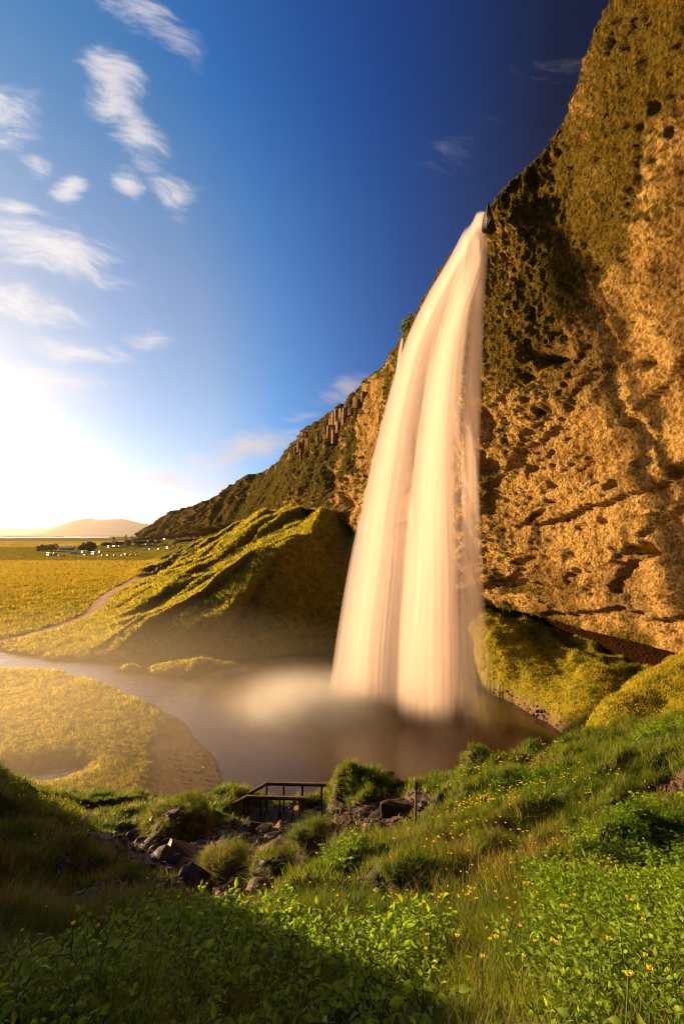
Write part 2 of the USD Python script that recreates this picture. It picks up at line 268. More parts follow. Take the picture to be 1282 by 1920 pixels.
# ------------------------------------------------------------------ water
def water_material():
    n = {'g': ('geometry', {}), 'm': ('mapping', {'scale': (.8, .8, 1)}), 'n': ('noise_texture', {'scale': 1.0, 'detail': 4.}), 'rip': ('attribute', {'attribute': 'ripple'}), 'mu': ('math', {'math_type': 'multiply'}),
         'b': ('bump', {'strength': .8, 'distance': .2}), 'rg': ('map_range', {'to_min': .16, 'to_max': .08, 'clamp': True}),
         'p': ('principled_bsdf', {'base_color': (.05, .032, .017), 'ior': 1.33, 'specular_ior_level': .6})}
    return mat('stream_water', n, [('g.position', 'm.vector'), ('m.vector', 'n.vector'), ('n.fac', 'mu.value1'), ('rip.fac', 'mu.value2'), ('mu.value', 'b.height'), ('b.normal', 'p.normal'), ('rip.fac', 'rg.value'), ('rg.result', 'p.roughness')])
M_WATER = water_material()
wx, wy = np.meshgrid(np.linspace(-150, 40, 120), np.linspace(18, 100, 60))
wv = np.stack([wx, wy, 0 * wx], -1).reshape(-1, 3)
tag(obj('pool', (wv, grid_faces(60, 120)), M_WATER, smooth=True, attrs={'ripple': sstep(-8, -24, wv[:, 0])}), 'brown plunge pool and stream winding left out of it', 'pool', kind='structure')

# ------------------------------------------------------------------ the cliff
SEC = np.array([  # top edge x y z, foot x y z
    (26, 6, 64, 40, 4, 15), (22.5, 22, 64, 36, 18, 13), (20.9, 35.7, 63, 34.5, 33, 10), (21.3, 40.1, 63, 34, 42, 9.2), (22.6, 45.5, 63, 33, 50, 8.9), (21.2, 49, 62, 30.6, 58, 8.9), (18.4, 52, 61, 28.5, 66, 9.2), (17.4, 55, 60.3, 25, 75, 9.2),
    (15.8, 60, 60, 19, 84, 8.8), (14.2, 70, 60, 12, 91, 9.5), (12.2, 87, 60, 7, 101, 14), (7.9, 111, 60, 1, 112, 24), (-3.4, 145, 60, -11, 139, 29), (-16.6, 180, 60, -25, 170, 30), (-30.5, 238, 60, -41, 228, 31),
    (-69, 333, 60, -84, 322, 27), (-106, 475, 64, -133, 458, 24), (-230, 760, 72, -277, 738, 18), (-400, 1090, 60, -466, 1062, 8), (-380, 1500, 40, -460, 1600, 4)], float)
sl = np.concatenate([[0], np.cumsum(np.maximum(np.linalg.norm(np.diff(SEC[:, :2], axis=0), axis=1), np.linalg.norm(np.diff(SEC[:, 3:5], axis=0), axis=1) * .7))])
_sec = PchipInterpolator(sl, SEC)
s_, o_ = 0.0, []
while s_ < sl[-1]:
    o_.append(s_); q = _sec(s_); s_ += .0036 * max(38, .5 * (q[1] + q[4]))
S = np.array(o_); Q = _sec(S)
NT = 300
T = np.linspace(0, 1, NT)
def cliff_point(q, t):
    f = np.where(t < .5, 1.1 * t, .55 + .9 * (t - .5)) if False else t ** .85
    h = f[..., None]
    return np.concatenate([q[..., 3:5] * (1 - h) + q[..., :2] * h, (q[..., 5:6] * (1 - t[..., None]) + q[..., 2:3] * t[..., None])], -1)
TT, QQ = np.broadcast_to(T, (len(S), NT)), np.repeat(Q[:, None], NT, 1)
C = cliff_point(QQ, TT)
tang = np.gradient(C[:, :, :2], axis=0); nrm = np.stack([-tang[..., 1], tang[..., 0]], -1); nrm /= np.linalg.norm(nrm, axis=-1, keepdims=True)   # outwards, horizontally
k = np.ones(15) / 15
nrm = np.stack([np.apply_along_axis(lambda a: np.convolve(np.pad(a, 7, 'edge'), k, 'valid'), 0, nrm[..., c]) for c in (0, 1)], -1)
if nrm[len(S) // 10, NT // 2, 0] > 0: nrm = -nrm
dist = C[..., 1]
big = np.clip(dist / 60, .8, 4)[..., None]                                # far rock reads through larger features
pc = C / np.array([1, 1, 1.0])
def cell(p, spacing, seed):
    """distance to the nearest of scattered points, in spacings: pits and lumps"""
    r = np.random.default_rng(seed); lo, hi = p.reshape(-1, 3).min(0), p.reshape(-1, 3).max(0)
    base = np.unique(np.floor(p.reshape(-1, 3) / spacing).astype(np.int64), axis=0)
    pts = (base + r.random((len(base), 3))) * spacing
    return cKDTree(pts).query(p.reshape(-1, 3))[0].reshape(p.shape[:-1]) / spacing
edge = sstep(0, .02, TT) * (.55 + .45 * sstep(1, .985, TT))
d = (fbm(pc / 9, 3, 1) - .5) * 2.8 + (fbm(pc / 3.2, 3, 4) - .5) * 1.1
col = pc * np.array([1, 1, .22])                                           # vertical ribs
d += (fbm(col / 2.0, 3, 7) - .5) * .9 * sstep(.3, .6, TT)
far = sstep(85, 125, dist)
d += far * ((fbm(pc * np.array([1, 1, .3]) / 6, 4, 8) - .5) * 5.0 + (fbm(pc * np.array([.4, .4, 2]) / 9, 3, 9) - .5) * 2.0)
nearm = 1 - far
wp = pc + (np.stack([fbm(pc / 1.3, 2, q) for q in (71, 72, 73)], -1) - .5) * 1.2
pit = cell(wp, 1.9, 5); d -= nearm * .3 * sstep(.34, .1, pit) * sstep(.5, .66, fbm(pc / 5, 2, 12))
rid = lambda q, o, s: sum(.55 ** k * (1 - np.abs(2 * noise(q * 2 ** k, s + k) - 1)) for k in range(o))
up_ = sstep(.35, .75, TT + .25 * (fbm(pc / 8, 2, 30) - .5))                # ribs hang down the upper wall; the lower wall is bedded in slanting layers
wp2 = pc + (np.stack([fbm(pc / 2.4, 3, q) for q in (81, 82, 83)], -1) - .5) * 2.6
bed = np.stack([wp2[..., 0] * .45, wp2[..., 1] * .45, wp2[..., 2] + .25 * wp2[..., 1] - .2 * wp2[..., 0]], -1)
d += nearm * ((1 - up_) * (rid(bed / 1.1, 4, 31) - 1.2) * .5 + up_ * (rid(wp2 * np.array([1, 1, .3]) / 1.0, 4, 41) - 1.2) * .55)
d += nearm * ((fbm(pc / .7, 3, 14) - .5) * .9 - .26 * cell(wp, .44, 16))
d += nearm * (sstep(.5, .53, fbm(np.stack([pc[..., 0] / 14, pc[..., 1] / 14, (pc[..., 2] + .3 * pc[..., 1]) / 3.4], -1), 3, 91)) - .5) * .9 * (1 - up_)
d += far * ((np.abs(fbm(pc / 2.2, 3, 15) - .5)) * 2.6)
vfar = sstep(230, 420, dist); d += vfar * ((rid(pc * np.array([1, 1, .45]) / 38, 4, 17) - 1.1) * 26 + (fbm(pc * np.array([.5, .5, 2]) / 20, 3, 18) - .5) * 12)
def dent(px, py, w, h, depth):
    """a hollow in the wall where the line of sight through this place meets it"""
    X = CX + F * C[..., 0] / C[..., 1]; Yp = HY - F * (C[..., 2] - CAMZ) / C[..., 1]
    e = ((X - px) / w) ** 2 + ((Yp - py) / h) ** 2
    return -depth * np.exp(-e * 1.4)
for a in ((1035, 668, 42, 13, 2.6), (985, 700, 22, 12, 1.6), (1010, 772, 40, 16, 2.2), (1200, 1036, 26, 12, 3.6), (1210, 682, 16, 11, 1.8), (1020, 912, 14, 10, 1.4), (1020, 942, 12, 8, 1.3), (915, 875, 22, 22, 2.2), (988, 878, 12, 8, 1.2),
          (960, 1095, 50, 12, 1.6), (1020, 1105, 30, 10, 1.2), (1175, 1060, 14, 8, 1.2), (912, 800, 14, 40, 1.4), (1225, 960, 18, 22, 1.0), (1145, 915, 14, 10, .9), (1240, 1110, 20, 10, 1.0), (620, 905, 9, 22, 4.0), (650, 945, 10, 14, 3.5), (627, 815, 7, 25, 3.0)):
    d += dent(*a) * (dist < 220)
d += -1.8 * np.exp(-((CX + F * C[..., 0] / C[..., 1] - 1140) / 26) ** 2 - ((HY - F * (C[..., 2] - CAMZ) / C[..., 1] - 330) / 200) ** 2) * nearm * 0
C[..., :2] += nrm * (d * (.25 + .75 * edge))[..., None]
C[..., 2] += (fbm(pc / 2.5, 3, 20) - .5) * .7 * edge + (TT > .99) * (fbm(np.stack([pc[..., 0], pc[..., 1], 0 * TT], -1) / 7, 3, 22) - .5) * 2.2
# lip under the foot (the cave) and the plateau behind the top edge
foot, top = C[:, 0], C[:, -1]
inn = -nrm[:, 0]
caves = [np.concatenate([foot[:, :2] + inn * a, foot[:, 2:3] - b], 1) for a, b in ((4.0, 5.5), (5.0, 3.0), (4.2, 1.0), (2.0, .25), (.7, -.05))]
inn = -nrm[:, -1]
backs = [np.concatenate([top[:, :2] + inn * a, top[:, 2:3] + b], 1) for a, b in ((.5, .25), (2, .5), (8, .4), (40, .2), (140, 0))]
CC = np.concatenate([np.stack(caves, 1), C, np.stack(backs, 1)], 1)
TF = np.concatenate([np.full((len(S), 5), -.1), TT, np.full((len(S), 5), 1.05)], 1)
v3 = CC.reshape(-1, 3); cf = grid_faces(*TF.shape); tf = TF.ravel()
e1 = np.gradient(CC, axis=0); e2 = np.gradient(CC, axis=1); nn = np.cross(e1, e2); nn /= np.maximum(np.linalg.norm(nn, axis=-1, keepdims=True), 1e-9)
if nn[5, NT + 8, 2] < 0: nn = -nn; cf = cf[:, ::-1]
nz = nn[..., 2].ravel()
fl = np.array(v3)
hi = sstep(.35, .85, tf) * sstep(140, 60, v3[:, 1])
moss = sstep(.46, .6, fbm(fl * np.array([1, 1, .5]) / 7, 4, 51) * .62 + .5 * np.clip(nz, -.3, .8) * .45 + .26 * hi + .2 * sstep(90, 130, v3[:, 1]) + .12 * sstep(280, 420, v3[:, 1]) + .16 * sstep(31, 22, v3[:, 0]) * (v3[:, 1] < 90) + .1 * (fbm(fl / 1.6, 3, 52) - .5) - .02)
moss = np.maximum(moss, (tf > 1)); moss = np.maximum(moss, .85 * sstep(260, 380, v3[:, 1]) * sstep(.36, .48, fbm(fl * np.array([1, 1, .6]) / 22, 4, 57))); moss = np.maximum(moss, sstep(.03, .005, tf) * (tf > -.05) * sstep(.3, .5, fbm(fl / 3, 2, 53)) * (v3[:, 1] < 90))
dark = sstep(.5, .72, fbm(fl * np.array([1, 1, .3]) / 4, 4, 55) + .12 * hi) * .55
dark = np.maximum(dark, .75 * sstep(.54, .68, fbm(fl * np.array([1, 1, .07]) / 1.7, 3, 58)) * sstep(.38, .55, fbm(fl / 9, 2, 59))); dark = np.maximum(dark, (tf < -.05) * 1.0)  # cave rows go near-black: their shade is put into the rock colour
def rock_material():
    n = {'g': ('geometry', {}), 'n1': ('noise_texture', {'scale': .2, 'detail': 8., 'roughness': .7}), 'n2': ('noise_texture', {'scale': 2.6, 'detail': 6., 'roughness': .78}), 'vo': ('voronoi_texture', {'scale': 2.6, 'randomness': 1.0}),
         'r1': ('rgb_ramp', {'ramp': [(.28, (.17, .098, .03)), (.42, (.33, .2, .062)), (.55, (.46, .3, .105)), (.68, (.48, .285, .08)), (.8, (.45, .31, .14))]}),
         'sp': ('rgb_ramp', {'ramp': [(.34, (.2, .15, .1)), (.5, (.85, .85, .85)), (.66, (1.25, 1.25, 1.2))]}), 'mu': ('mix', {'mix_type': 'multiply', 'fac': 1.}),
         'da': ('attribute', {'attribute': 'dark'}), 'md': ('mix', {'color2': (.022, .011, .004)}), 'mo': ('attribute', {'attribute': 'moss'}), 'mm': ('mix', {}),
         'mr': ('rgb_ramp', {'ramp': [(.3, (.026, .02, .004)), (.5, (.085, .062, .01)), (.7, (.19, .115, .022))]}),
         'ad': ('math', {'math_type': 'multiply_add', 'value2': .6}), 'b': ('bump', {'strength': 1., 'distance': .8}), 'p': ('principled_bsdf', {'roughness': .9, 'specular_ior_level': 0.0})}
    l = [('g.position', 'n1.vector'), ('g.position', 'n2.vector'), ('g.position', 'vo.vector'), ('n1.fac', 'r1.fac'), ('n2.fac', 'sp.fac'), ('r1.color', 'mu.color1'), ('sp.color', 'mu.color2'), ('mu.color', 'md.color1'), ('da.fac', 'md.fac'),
         ('md.color', 'mm.color1'), ('mo.fac', 'mm.fac'), ('n2.fac', 'mr.fac'), ('mr.color', 'mm.color2'), ('mm.color', 'p.base_color'), ('vo.distance', 'ad.value1'), ('n2.fac', 'ad.value3'), ('ad.value', 'b.height'), ('b.normal', 'p.normal')]
    return mat('tuff_rock', n, l)
M_ROCK = rock_material()
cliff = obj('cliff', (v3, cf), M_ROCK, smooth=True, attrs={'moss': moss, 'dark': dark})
tag(cliff, 'overhanging golden brown cliff with moss, wrapping behind the waterfall', 'cliff', kind='structure')

# ------------------------------------------------------------------ foreground hillside
FG = []
def fg(px, py, Y): FG.append(P(px, py, Y))
for y_, Y in ((1990, 1.25), (1900, 1.6), (1800, 2.5), (1720, 3.9), (1650, 5.6)):
    for px in (-60, 200, 420, 641, 860, 1080, 1290, 1500): fg(px, y_ - (px > 800) * (px - 800) * .03, Y * (1 - .00012 * max(0, px - 641)))
for a in ((641, 1600, 7.6), (560, 1615, 7.2), (480, 1640, 6.8), (380, 1650, 7.0), (300, 1660, 7.2), (430, 1740, 4.6), (300, 1730, 5.0), (150, 1740, 4.8), (20, 1750, 4.6), (680, 1560, 10.4), (720, 1575, 9.6), (600, 1560, 10.8), (520, 1575, 10.2), (440, 1575, 10.6), (300, 1600, 9.8), (220, 1600, 10), (380, 1545, 13), (470, 1545, 13),
          # rocky hollow, stair landing and the rim above the pool
          (560, 1535, 14.3), (520, 1515, 15.6), (600, 1520, 15.2), (440, 1512, 15.8), (420, 1530, 14.4), (640, 1490, 16.5), (700, 1488, 16.5), (745, 1500, 15), (780, 1500, 13.6), (830, 1478, 14.2), (880, 1450, 15), (960, 1432, 14.6), (1040, 1412, 14.2), (1110, 1400, 13.2), (1180, 1390, 12.4), (1282, 1381, 11.2), (1400, 1370, 10.4), (1600, 1350, 9.5),
          (330, 1535, 13.2), (280, 1545, 13), (200, 1535, 14), (120, 1535, 14), (40, 1520, 14),
          # the open grass slope on the right
          (760, 1590, 8.8), (800, 1550, 10.4), (860, 1510, 11.6), (850, 1580, 8.6), (940, 1480, 12), (960, 1540, 9.4), (1050, 1460, 11.4), (1050, 1530, 8.8), (1160, 1440, 10.6), (1150, 1530, 8.0), (1282, 1430, 9.6), (1270, 1490, 8.0), (900, 1640, 6.4), (1000, 1610, 6.6), (1130, 1590, 6.6), (1240, 1560, 6.6), (1282, 1650, 4.9), (1160, 1660, 5.0), (1420, 1500, 6.8), (1400, 1600, 5.2),
          # left hill
          (0, 1497, 8.4), (50, 1518, 8.4), (100, 1548, 8.2), (160, 1575, 8.0), (205, 1600, 7.8), (240, 1640, 7.2), (0, 1600, 7.0), (100, 1640, 6.6), (180, 1680, 6.2), (0, 1690, 5.6), (-100, 1440, 8.6), (-100, 1600, 6.4)):
    fg(*a)
FG = FG + [np.array(a, float) for a in ((-7.4, 8.6, 16.2), (-7.9, 10, 15.1), (-6.4, 6.4, 17.6), (-7.8, 7.2, 18.8), (-9, -1, 22.3), (-9, 1, 22.5), (-9, 3, 22.2), (-9, 5, 21.5), (-9.2, 6.6, 20.8), (-9.4, 8, 20.1), (-10, 9.6, 18.4), (-10.7, 11, 16.4), (-11.6, 12.6, 15.2), (-12.6, 14.6, 13.4), (-13.8, 16.6, 11.6), (-15, 12, 14), (-18, 11, 15), (-15, 6, 19), (-16, 22, 6), (-11, 18, 10.6), (-22, 28, 3), (-6, 19, 9.8), (-10, 22, 8),  # unseen crest beyond the left hill, raised to shade the lower left slope
      (-2, 19, 9.4), (2, 19.5, 9.2), (5, 18, 10.6), (8, 17, 12.4), (11, 16, 13.8), (14, 15, 15.2), (0, 25, 3.6), (6, 25, 4.4), (12, 23, 7.5), (16, 20, 11), (-8, 27, 4), (20, 16, 16), (22, 24, 12.5), (0, 31, -1.5), (8, 31, -1), (-10, 32, 0), (16, 29, 5), (-20, 34, 0), (24, 30, 9),
      (4, -2, 20.9), (-3, -2, 20.6), (0, .3, 19.85), (3, .3, 20.3), (-3, .3, 19.8), (8, 2, 21.5), (12, 5, 21), (10, 9, 17.4), (16, 9, 19), (-6, 2, 19.8), (24, 8, 21), (-24, 5, 18), (-24, 20, 8), (-30, 30, 3), (-17, 17, 9.5))]
FG = np.array(FG)
_fgw = lambda x, y: np.stack([x, y], -1)
_frbf = RBFInterpolator(_fgw(FG[:, 0], FG[:, 1]), FG[:, 2], kernel='linear', smoothing=.01, neighbors=60)
# bare rocky hollow, in plan: centre x, y, radius x, y, angle
def hollow(x, y):
    m = np.zeros(np.shape(x))
    for cx, cy, rx, ry in ((-.6, 12.0, 3.6, 2.6), (1.0, 13.4, 2.1, 1.7), (-2.6, 9.8, 2.6, 1.9), (-1.4, 7.6, 2.1, 1.2), (-3.6, 8.6, 1.6, 1.6), (-2.3, 5.4, 1.6, .8), (-4.6, 11.6, 2.0, 1.1), (-.3, 8.6, 1.2, 1.1), (-1.3, 6.3, 1.0, .6), (5.2, 7.7, 1.5, .6), (6.9, 8.8, 1.3, .7), (3.9, 6.6, .7, .35), (-3.6, 4.9, 1.0, .5)):
        m = np.maximum(m, 1 - np.sqrt(((x - cx) / rx) ** 2 + ((y - cy) / ry) ** 2))
    return sstep(-.12, .22, m + (f2(x, y, .9, 3, 61) - .5) * .7)
MOUNDS = [(P(335, 1560, 12.2), 1.05, .7), (P(580, 1598, 8.2), .4, .42), (P(420, 1650, 7.4), .45, .36), (P(515, 1675, 6.6), .34, .34), (P(485, 1700, 6.0), .24, .24), (P(690, 1650, 6.9), .38, .24), (P(655, 1660, 6.6), .3, .24), (P(790, 1675, 6.0), .34, .18), (P(690, 1480, 16.3), 1.3, .5), (P(640, 1490, 16.2), .8, .4),
          (P(430, 1500, 16), 1.0, .5), (P(205, 1585, 8.6), .7, .25), (P(800, 1480, 14.2), .9, .3), (P(890, 1440, 14.8), .6, .5), (P(985, 1560, 8.4), .5, .15), (P(60, 1600, 7.4), 1.0, .3)]
def hillside(x, y, detail=True):
    shp = np.shape(x); x, y = np.ravel(x).astype(float), np.ravel(y).astype(float)
    z = gaussian_filter(_frbf(_fgw(x, y)).reshape(shp), (3, 4)).ravel()
    h = hollow(x, y)
    z += (f2(x, y, 3.0, 3, 62) - .5) * .5 * sstep(1.5, 6, y) + (f2(x, y, .8, 3, 63) - .5) * .16
    z -= h * .22
    a_, b_ = (x * .82 + y * .57), (-x * .57 + y * .82)                     # terraced humps running across the slope
    z += (rid2(a_ / 2.8, b_ / 1.15, 67) - .55) * .95 * (1 - .6 * h) * sstep(2.5, 6, y) * sstep(22, 15, y)
    z += (f2(x, y, 1.7, 4, 68) - .5) * 1.6 * sstep(-7.0, -8.6, x) * sstep(1, 4, y)
    tus = noise(np.stack([x / .7, y / .7, 0 * x], -1), 64); z += sstep(.55, .85, tus) * .16 * (1 - h) * sstep(3, 7, y)
    z += h * (np.abs(f2(x, y, .7, 3, 65) - .5)) * .35
    for p, r, a in MOUNDS:
        q = np.hypot(x - p[0], (y - p[1]))/ r * (1 + .3 * (n2(x, y, .6, 66) - .5)); z += a * sstep(1.05, .3, q)
    st_ = sstep(-3.7, -3.3, x) * sstep(-.2, -.6, x) * sstep(13.2, 13.9, y) * sstep(16.4, 16.0, y)
    z = z * (1 - st_) + np.minimum(z, 11.45 - .5 * sstep(14.6, 13.6, y)) * st_; h = np.maximum(h, st_)
    return z.reshape(shp), h.reshape(shp)
fy = np.concatenate([np.arange(-3, .4, .3), .4 + np.cumsum(np.clip(np.linspace(.02, .16, 330), .02, .12))]); fy = fy[fy < 34]
fx = np.unique(np.concatenate([np.arange(-30, -11, .4), np.arange(-11, 11, .055), np.arange(11, 30, .25)]))
FX, FY = np.meshgrid(fx, fy); FZ, FH = hillside(FX, FY)
hv = np.stack([FX, FY, FZ], -1).reshape(-1, 3)
from scipy.interpolate import RegularGridInterpolator as RGI
_hz, _hh = RGI((fy, fx), FZ, bounds_error=False, fill_value=-5), RGI((fy, fx), FH, bounds_error=False, fill_value=0)
def hz(x, y): return _hz(np.stack([y, x], -1))
def soil_material():
    n = {'g': ('geometry', {}), 'n1': ('noise_texture', {'scale': 5., 'detail': 7., 'roughness': .7}), 'h': ('attribute', {'attribute': 'bare'}), 'r1': ('rgb_ramp', {'ramp': [(.3, (.012, .018, .004)), (.7, (.04, .05, .01))]}),
         'r2': ('rgb_ramp', {'ramp': [(.3, (.022, .016, .012)), (.7, (.085, .062, .05))]}), 'm': ('mix', {}), 'b': ('bump', {'strength': .9, 'distance': .06}), 'p': ('principled_bsdf', {'roughness': .7, 'specular_ior_level': .2})}
    return mat('soil', n, [('g.position', 'n1.vector'), ('n1.fac', 'r1.fac'), ('n1.fac', 'r2.fac'), ('h.fac', 'm.fac'), ('r1.color', 'm.color1'), ('r2.color', 'm.color2'), ('m.color', 'p.base_color'), ('n1.fac', 'b.height'), ('b.normal', 'p.normal')])
M_SOIL = soil_material()
tag(obj('hillside', (hv, grid_faces(*FX.shape)), M_SOIL, smooth=True, attrs={'bare': FH.ravel()}), 'steep grassy hillside falling from the viewpoint to the pool', 'hillside', kind='structure')

# ------------------------------------------------------------------ basalt columns along the rim, boulder at the lip
M_BASALT = plain('basalt', (.15, .085, .04), .9, .5, 1.0, .9)
M_WETROCK = plain('wet_rock', (.028, .021, .016), .5, .5, 7., .8)
M_DRYROCK = plain('weathered_rock', (.1, .055, .028), .75, .4, 8., .8)
def prism(r, h, n=6, rng=RNG):
    a = np.arange(n) / n * 2 * np.pi + rng.random() ; rr = r * (1 + rng.uniform(-.15, .15, n))
    b = np.stack([rr * np.cos(a), rr * np.sin(a), 0 * a], 1); t = b * .93 + np.array([0, 0, h]); t[:, 2] += rng.uniform(-.12, .12, n) * r * 2
    m = trimesh.Trimesh(np.vstack([b, t])).convex_hull
    return m
def along_top(px):
    """place on the cliff's rim that is seen in this column of the photograph"""
    q = _sec(S); k = np.argmin(np.abs(CX + F * q[:, 0] / q[:, 1] - px) + (q[:, 1] < 60) * 1e4 + (q[:, 1] > 1200) * 1e4); return np.append(top[k][:2], top[k][2]), nrm[k, -1]
px = 556.0
while px < 700:
    if 524 < px < 700:
        p, o = along_top(px); w = p[1] / F
        h = RNG.uniform(24, 40) * w * (1.0 if px < 655 else .7); r = RNG.uniform(4.5, 8.5) * w
        for row in range(2):
            m = prism(r * (1 - .1 * row), h * (1 - .28 * row)); m.apply_transform(trimesh.transformations.rotation_matrix(RNG.uniform(-.07, .07), [1, .3, 0]))
            m.apply_translation([p[0] + o[0] * (.5 + 1.5 * row) * r + RNG.uniform(-.3, .3), p[1] + o[1] * (.5 + 1.5 * row) * r, p[2] - h - (1.5 + 2.4 * row) * r + RNG.uniform(-1.6, 1.0)])
            obj('basalt_column', m, M_BASALT, cliff)
    px += RNG.uniform(4.5, 7)
px = 492.0
while px < 530:
    p, o = along_top(px); w = p[1] / F; h = RNG.uniform(14, 20) * w; r = RNG.uniform(4.5, 6.5) * w
    m = prism(r, h); m.apply_translation([p[0] + o[0] * r, p[1] + o[1] * r, p[2] - h - 1.2 * r + RNG.uniform(0, 1.2)]); obj('basalt_column', m, M_BASALT, cliff); px += RNG.uniform(6, 8)
def rock_mesh(seed, sx=1., sy=1., sz=1., n=26, rough=.07, sub=2):
    r = np.random.default_rng(seed); p = r.normal(size=(n, 3)); p /= np.linalg.norm(p, axis=1, keepdims=True); p = np.sign(p) * np.abs(p) ** .75 * r.uniform(.8, 1.05, (n, 1))
    m = trimesh.Trimesh(p).convex_hull
    for _ in range(sub): m = m.subdivide()
    v = np.array(m.vertices); v += (fbm(v * 1.7 + seed, 3, seed)[:, None] - .5) * rough * 4 * v
    return trimesh.Trimesh(v * np.array([sx, sy, sz]), m.faces, process=False)
m = rock_mesh(5, 1.0, 1.2, 1.9, 18, .08, 3); m.apply_translation(P(919, 410, 53.0)); tag(obj('lip_boulder', m, M_WETROCK, smooth=25), 'dark angular block of rock at the lip of the tall waterfall', 'boulder')  # dark rock colour chosen here to put the shade on the block

# ------------------------------------------------------------------ falling water
def water_veil(name, strength, lo=.55, hi=1.1):
    """long exposed falling water: thickness (attribute thick) and streaks along the flow (attribute flow) decide how much of the background is covered"""
    n = {'f': ('attribute', {'attribute': 'flow'}), 'n': ('noise_texture', {'scale': 1., 'detail': 4., 'roughness': .55}), 'sr': ('map_range', {'from_min': .3, 'from_max': .68, 'to_min': lo, 'to_max': hi, 'clamp': True}),
         't': ('attribute', {'attribute': 'thick'}), 'mu': ('math', {'math_type': 'multiply'}), 'ms': ('math', {'math_type': 'multiply', 'value2': strength, 'use_clamp': True}),
         'd': ('diffuse_bsdf', {'color': (.85, .76, .74)}), 'tr': ('translucent_bsdf', {'color': (.85, .76, .74)}), 'dm': ('mix_closure', {'fac': .5}), 'tp': ('transparent_bsdf', {}), 'm': ('mix_closure', {})}
    return mat(name, n, [('f.vector', 'n.vector'), ('n.fac', 'sr.value'), ('sr.result', 'mu.value1'), ('t.fac', 'mu.value2'), ('mu.value', 'ms.value1'), ('ms.value', 'm.fac'),
                         ('d.BSDF', 'dm.closure1'), ('tr.BSDF', 'dm.closure2'), ('tp.BSDF', 'm.closure1'), ('dm.closure', 'm.closure2')], surface='m.closure')
M_FALL, M_MID, M_VEIL = water_veil('falling_water', .95), water_veil('middle_water', .8), water_veil('thin_water_veil', .62)
def strand(name, parent, rows, mat_, bulge=.32, sharp=2.2, nv=160, nu=40, sharp_left=1.0, fade=(.0, .06), seed=0):
    """a stream of falling water from rows of (left, right, photo row, distance): a hollow lens-shaped tube that follows the fall"""
    rows = np.array(rows, float); v = np.linspace(rows[0, 2], rows[-1, 2], nv)
    l, r, Y = (PchipInterpolator(rows[:, 2], rows[:, k])(v) for k in (0, 1, 3))
    A = np.stack([(l - CX) / F * Y, Y, CAMZ - (v - HY) / F * Y], 1); B = np.stack([(r - CX) / F * Y, Y, CAMZ - (v - HY) / F * Y], 1)
    th = np.linspace(0, 2 * np.pi, nu, endpoint=False)
    mid, half = (A + B) / 2, (B - A) / 2; w = np.linalg.norm(half, axis=1)
    pts = mid[:, None] + half[:, None] * np.cos(th)[None, :, None] * -1
    pts[..., 1] += (-np.sin(th)[None] * w[:, None] * bulge)
    th_ = np.append(th, 2 * np.pi); pts = np.concatenate([pts, pts[:, :1]], 1)
    c = -np.cos(th_)                                             # -1 left edge .. 1 right edge
    chord = np.sqrt(np.maximum(1 - c ** 2, 0))
    thick = 1 - np.exp(-sharp * chord ** 3 * np.where(c < 0, sharp_left, 1.0))
    vv = (v - v[0]) / (v[-1] - v[0])
    T_ = thick[None] * sstep(0, max(fade[0], 1e-3), vv)[:, None] * sstep(1.0, 1 - max(fade[1], 1e-3), vv)[:, None]
    fl = np.zeros(pts.shape); fl[..., 0] = c[None] * 7.5 + seed * 3.1; fl[..., 1] = (np.sqrt(vv) * 2.2)[:, None]; fl[..., 2] = np.sin(th_)[None] * .8
    return obj(name, (pts.reshape(-1, 3), grid_faces(nv, nu + 1)), mat_, parent, smooth=True, attrs={'thick': T_.ravel(), 'flow': fl.reshape(-1, 3)})
fall = empty('waterfall')
tag(fall, 'tall silky white waterfall leaping from the cliff lip into the brown plunge pool', 'waterfall')
YB = lambda row: CAMZ * F / (row - HY)
strand('stream', fall, [(872, 914, 424, 54), (864, 910, 440, 54.2), (843, 890, 480, 54.4), (796, 848, 560, 54.8), (759, 814, 640, 55.2), (733, 794, 720, 55.5), (699, 774, 850, 56), (674, 762, 960, 56.3), (649, 754, 1080, 56.6), (629, 744, 1200, 56.8), (612, 738, 1322, YB(1322))], M_FALL, sharp=1.7, sharp_left=3.0, seed=1, fade=(.02, .035))
strand('stream', fall, [(876, 916, 436, 53.6), (868, 914, 480, 53), (852, 902, 520, 52.4), (834, 880, 580, 51.6), (811, 862, 660, 50.8), (797, 856, 720, 50.4), (777, 850, 850, 50), (764, 852, 960, 50), (755, 858, 1080, 50), (746, 862, 1200, 50), (742, 866, 1361, YB(1361))], M_FALL, sharp=2.0, sharp_left=1.3, seed=2, fade=(.03, .06))
strand('stream', fall, [(886, 916, 462, 53.5), (886, 914, 500, 53.2), (883, 910, 560, 52.8), (870, 905, 700, 51.8), (863, 900, 900, 50), (862, 908, 1100, 48.2), (862, 928, 1300, 46.2), (862, 948, 1405, YB(1405))], M_VEIL, sharp=2.2, seed=3, fade=(.03, .34))
strand('spray_veil', fall, [(850, 908, 470, 54.6), (812, 890, 560, 54.8), (775, 876, 700, 54.8), (742, 872, 900, 54.2), (722, 880, 1100, 53.2), (705, 900, 1340, YB(1340))], water_veil('spray_veil', .82), sharp=1.8, bulge=.25, seed=4, fade=(.05, .06))
strand('spout', fall, [(893, 910, 396, 53.6), (886, 912, 412, 53.6), (874, 914, 432, 53.7), (866, 914, 455, 53.8)], M_FALL, sharp=2.5, nv=30, seed=5, fade=(.12, .4))
strand('trickle', fall, [(905, 920, 472, 53.0), (899, 912, 490, 52.8), (893, 905, 520, 52.6), (888, 902, 600, 52.0)], M_VEIL, sharp=2., nv=40, seed=6, fade=(.1, .5))
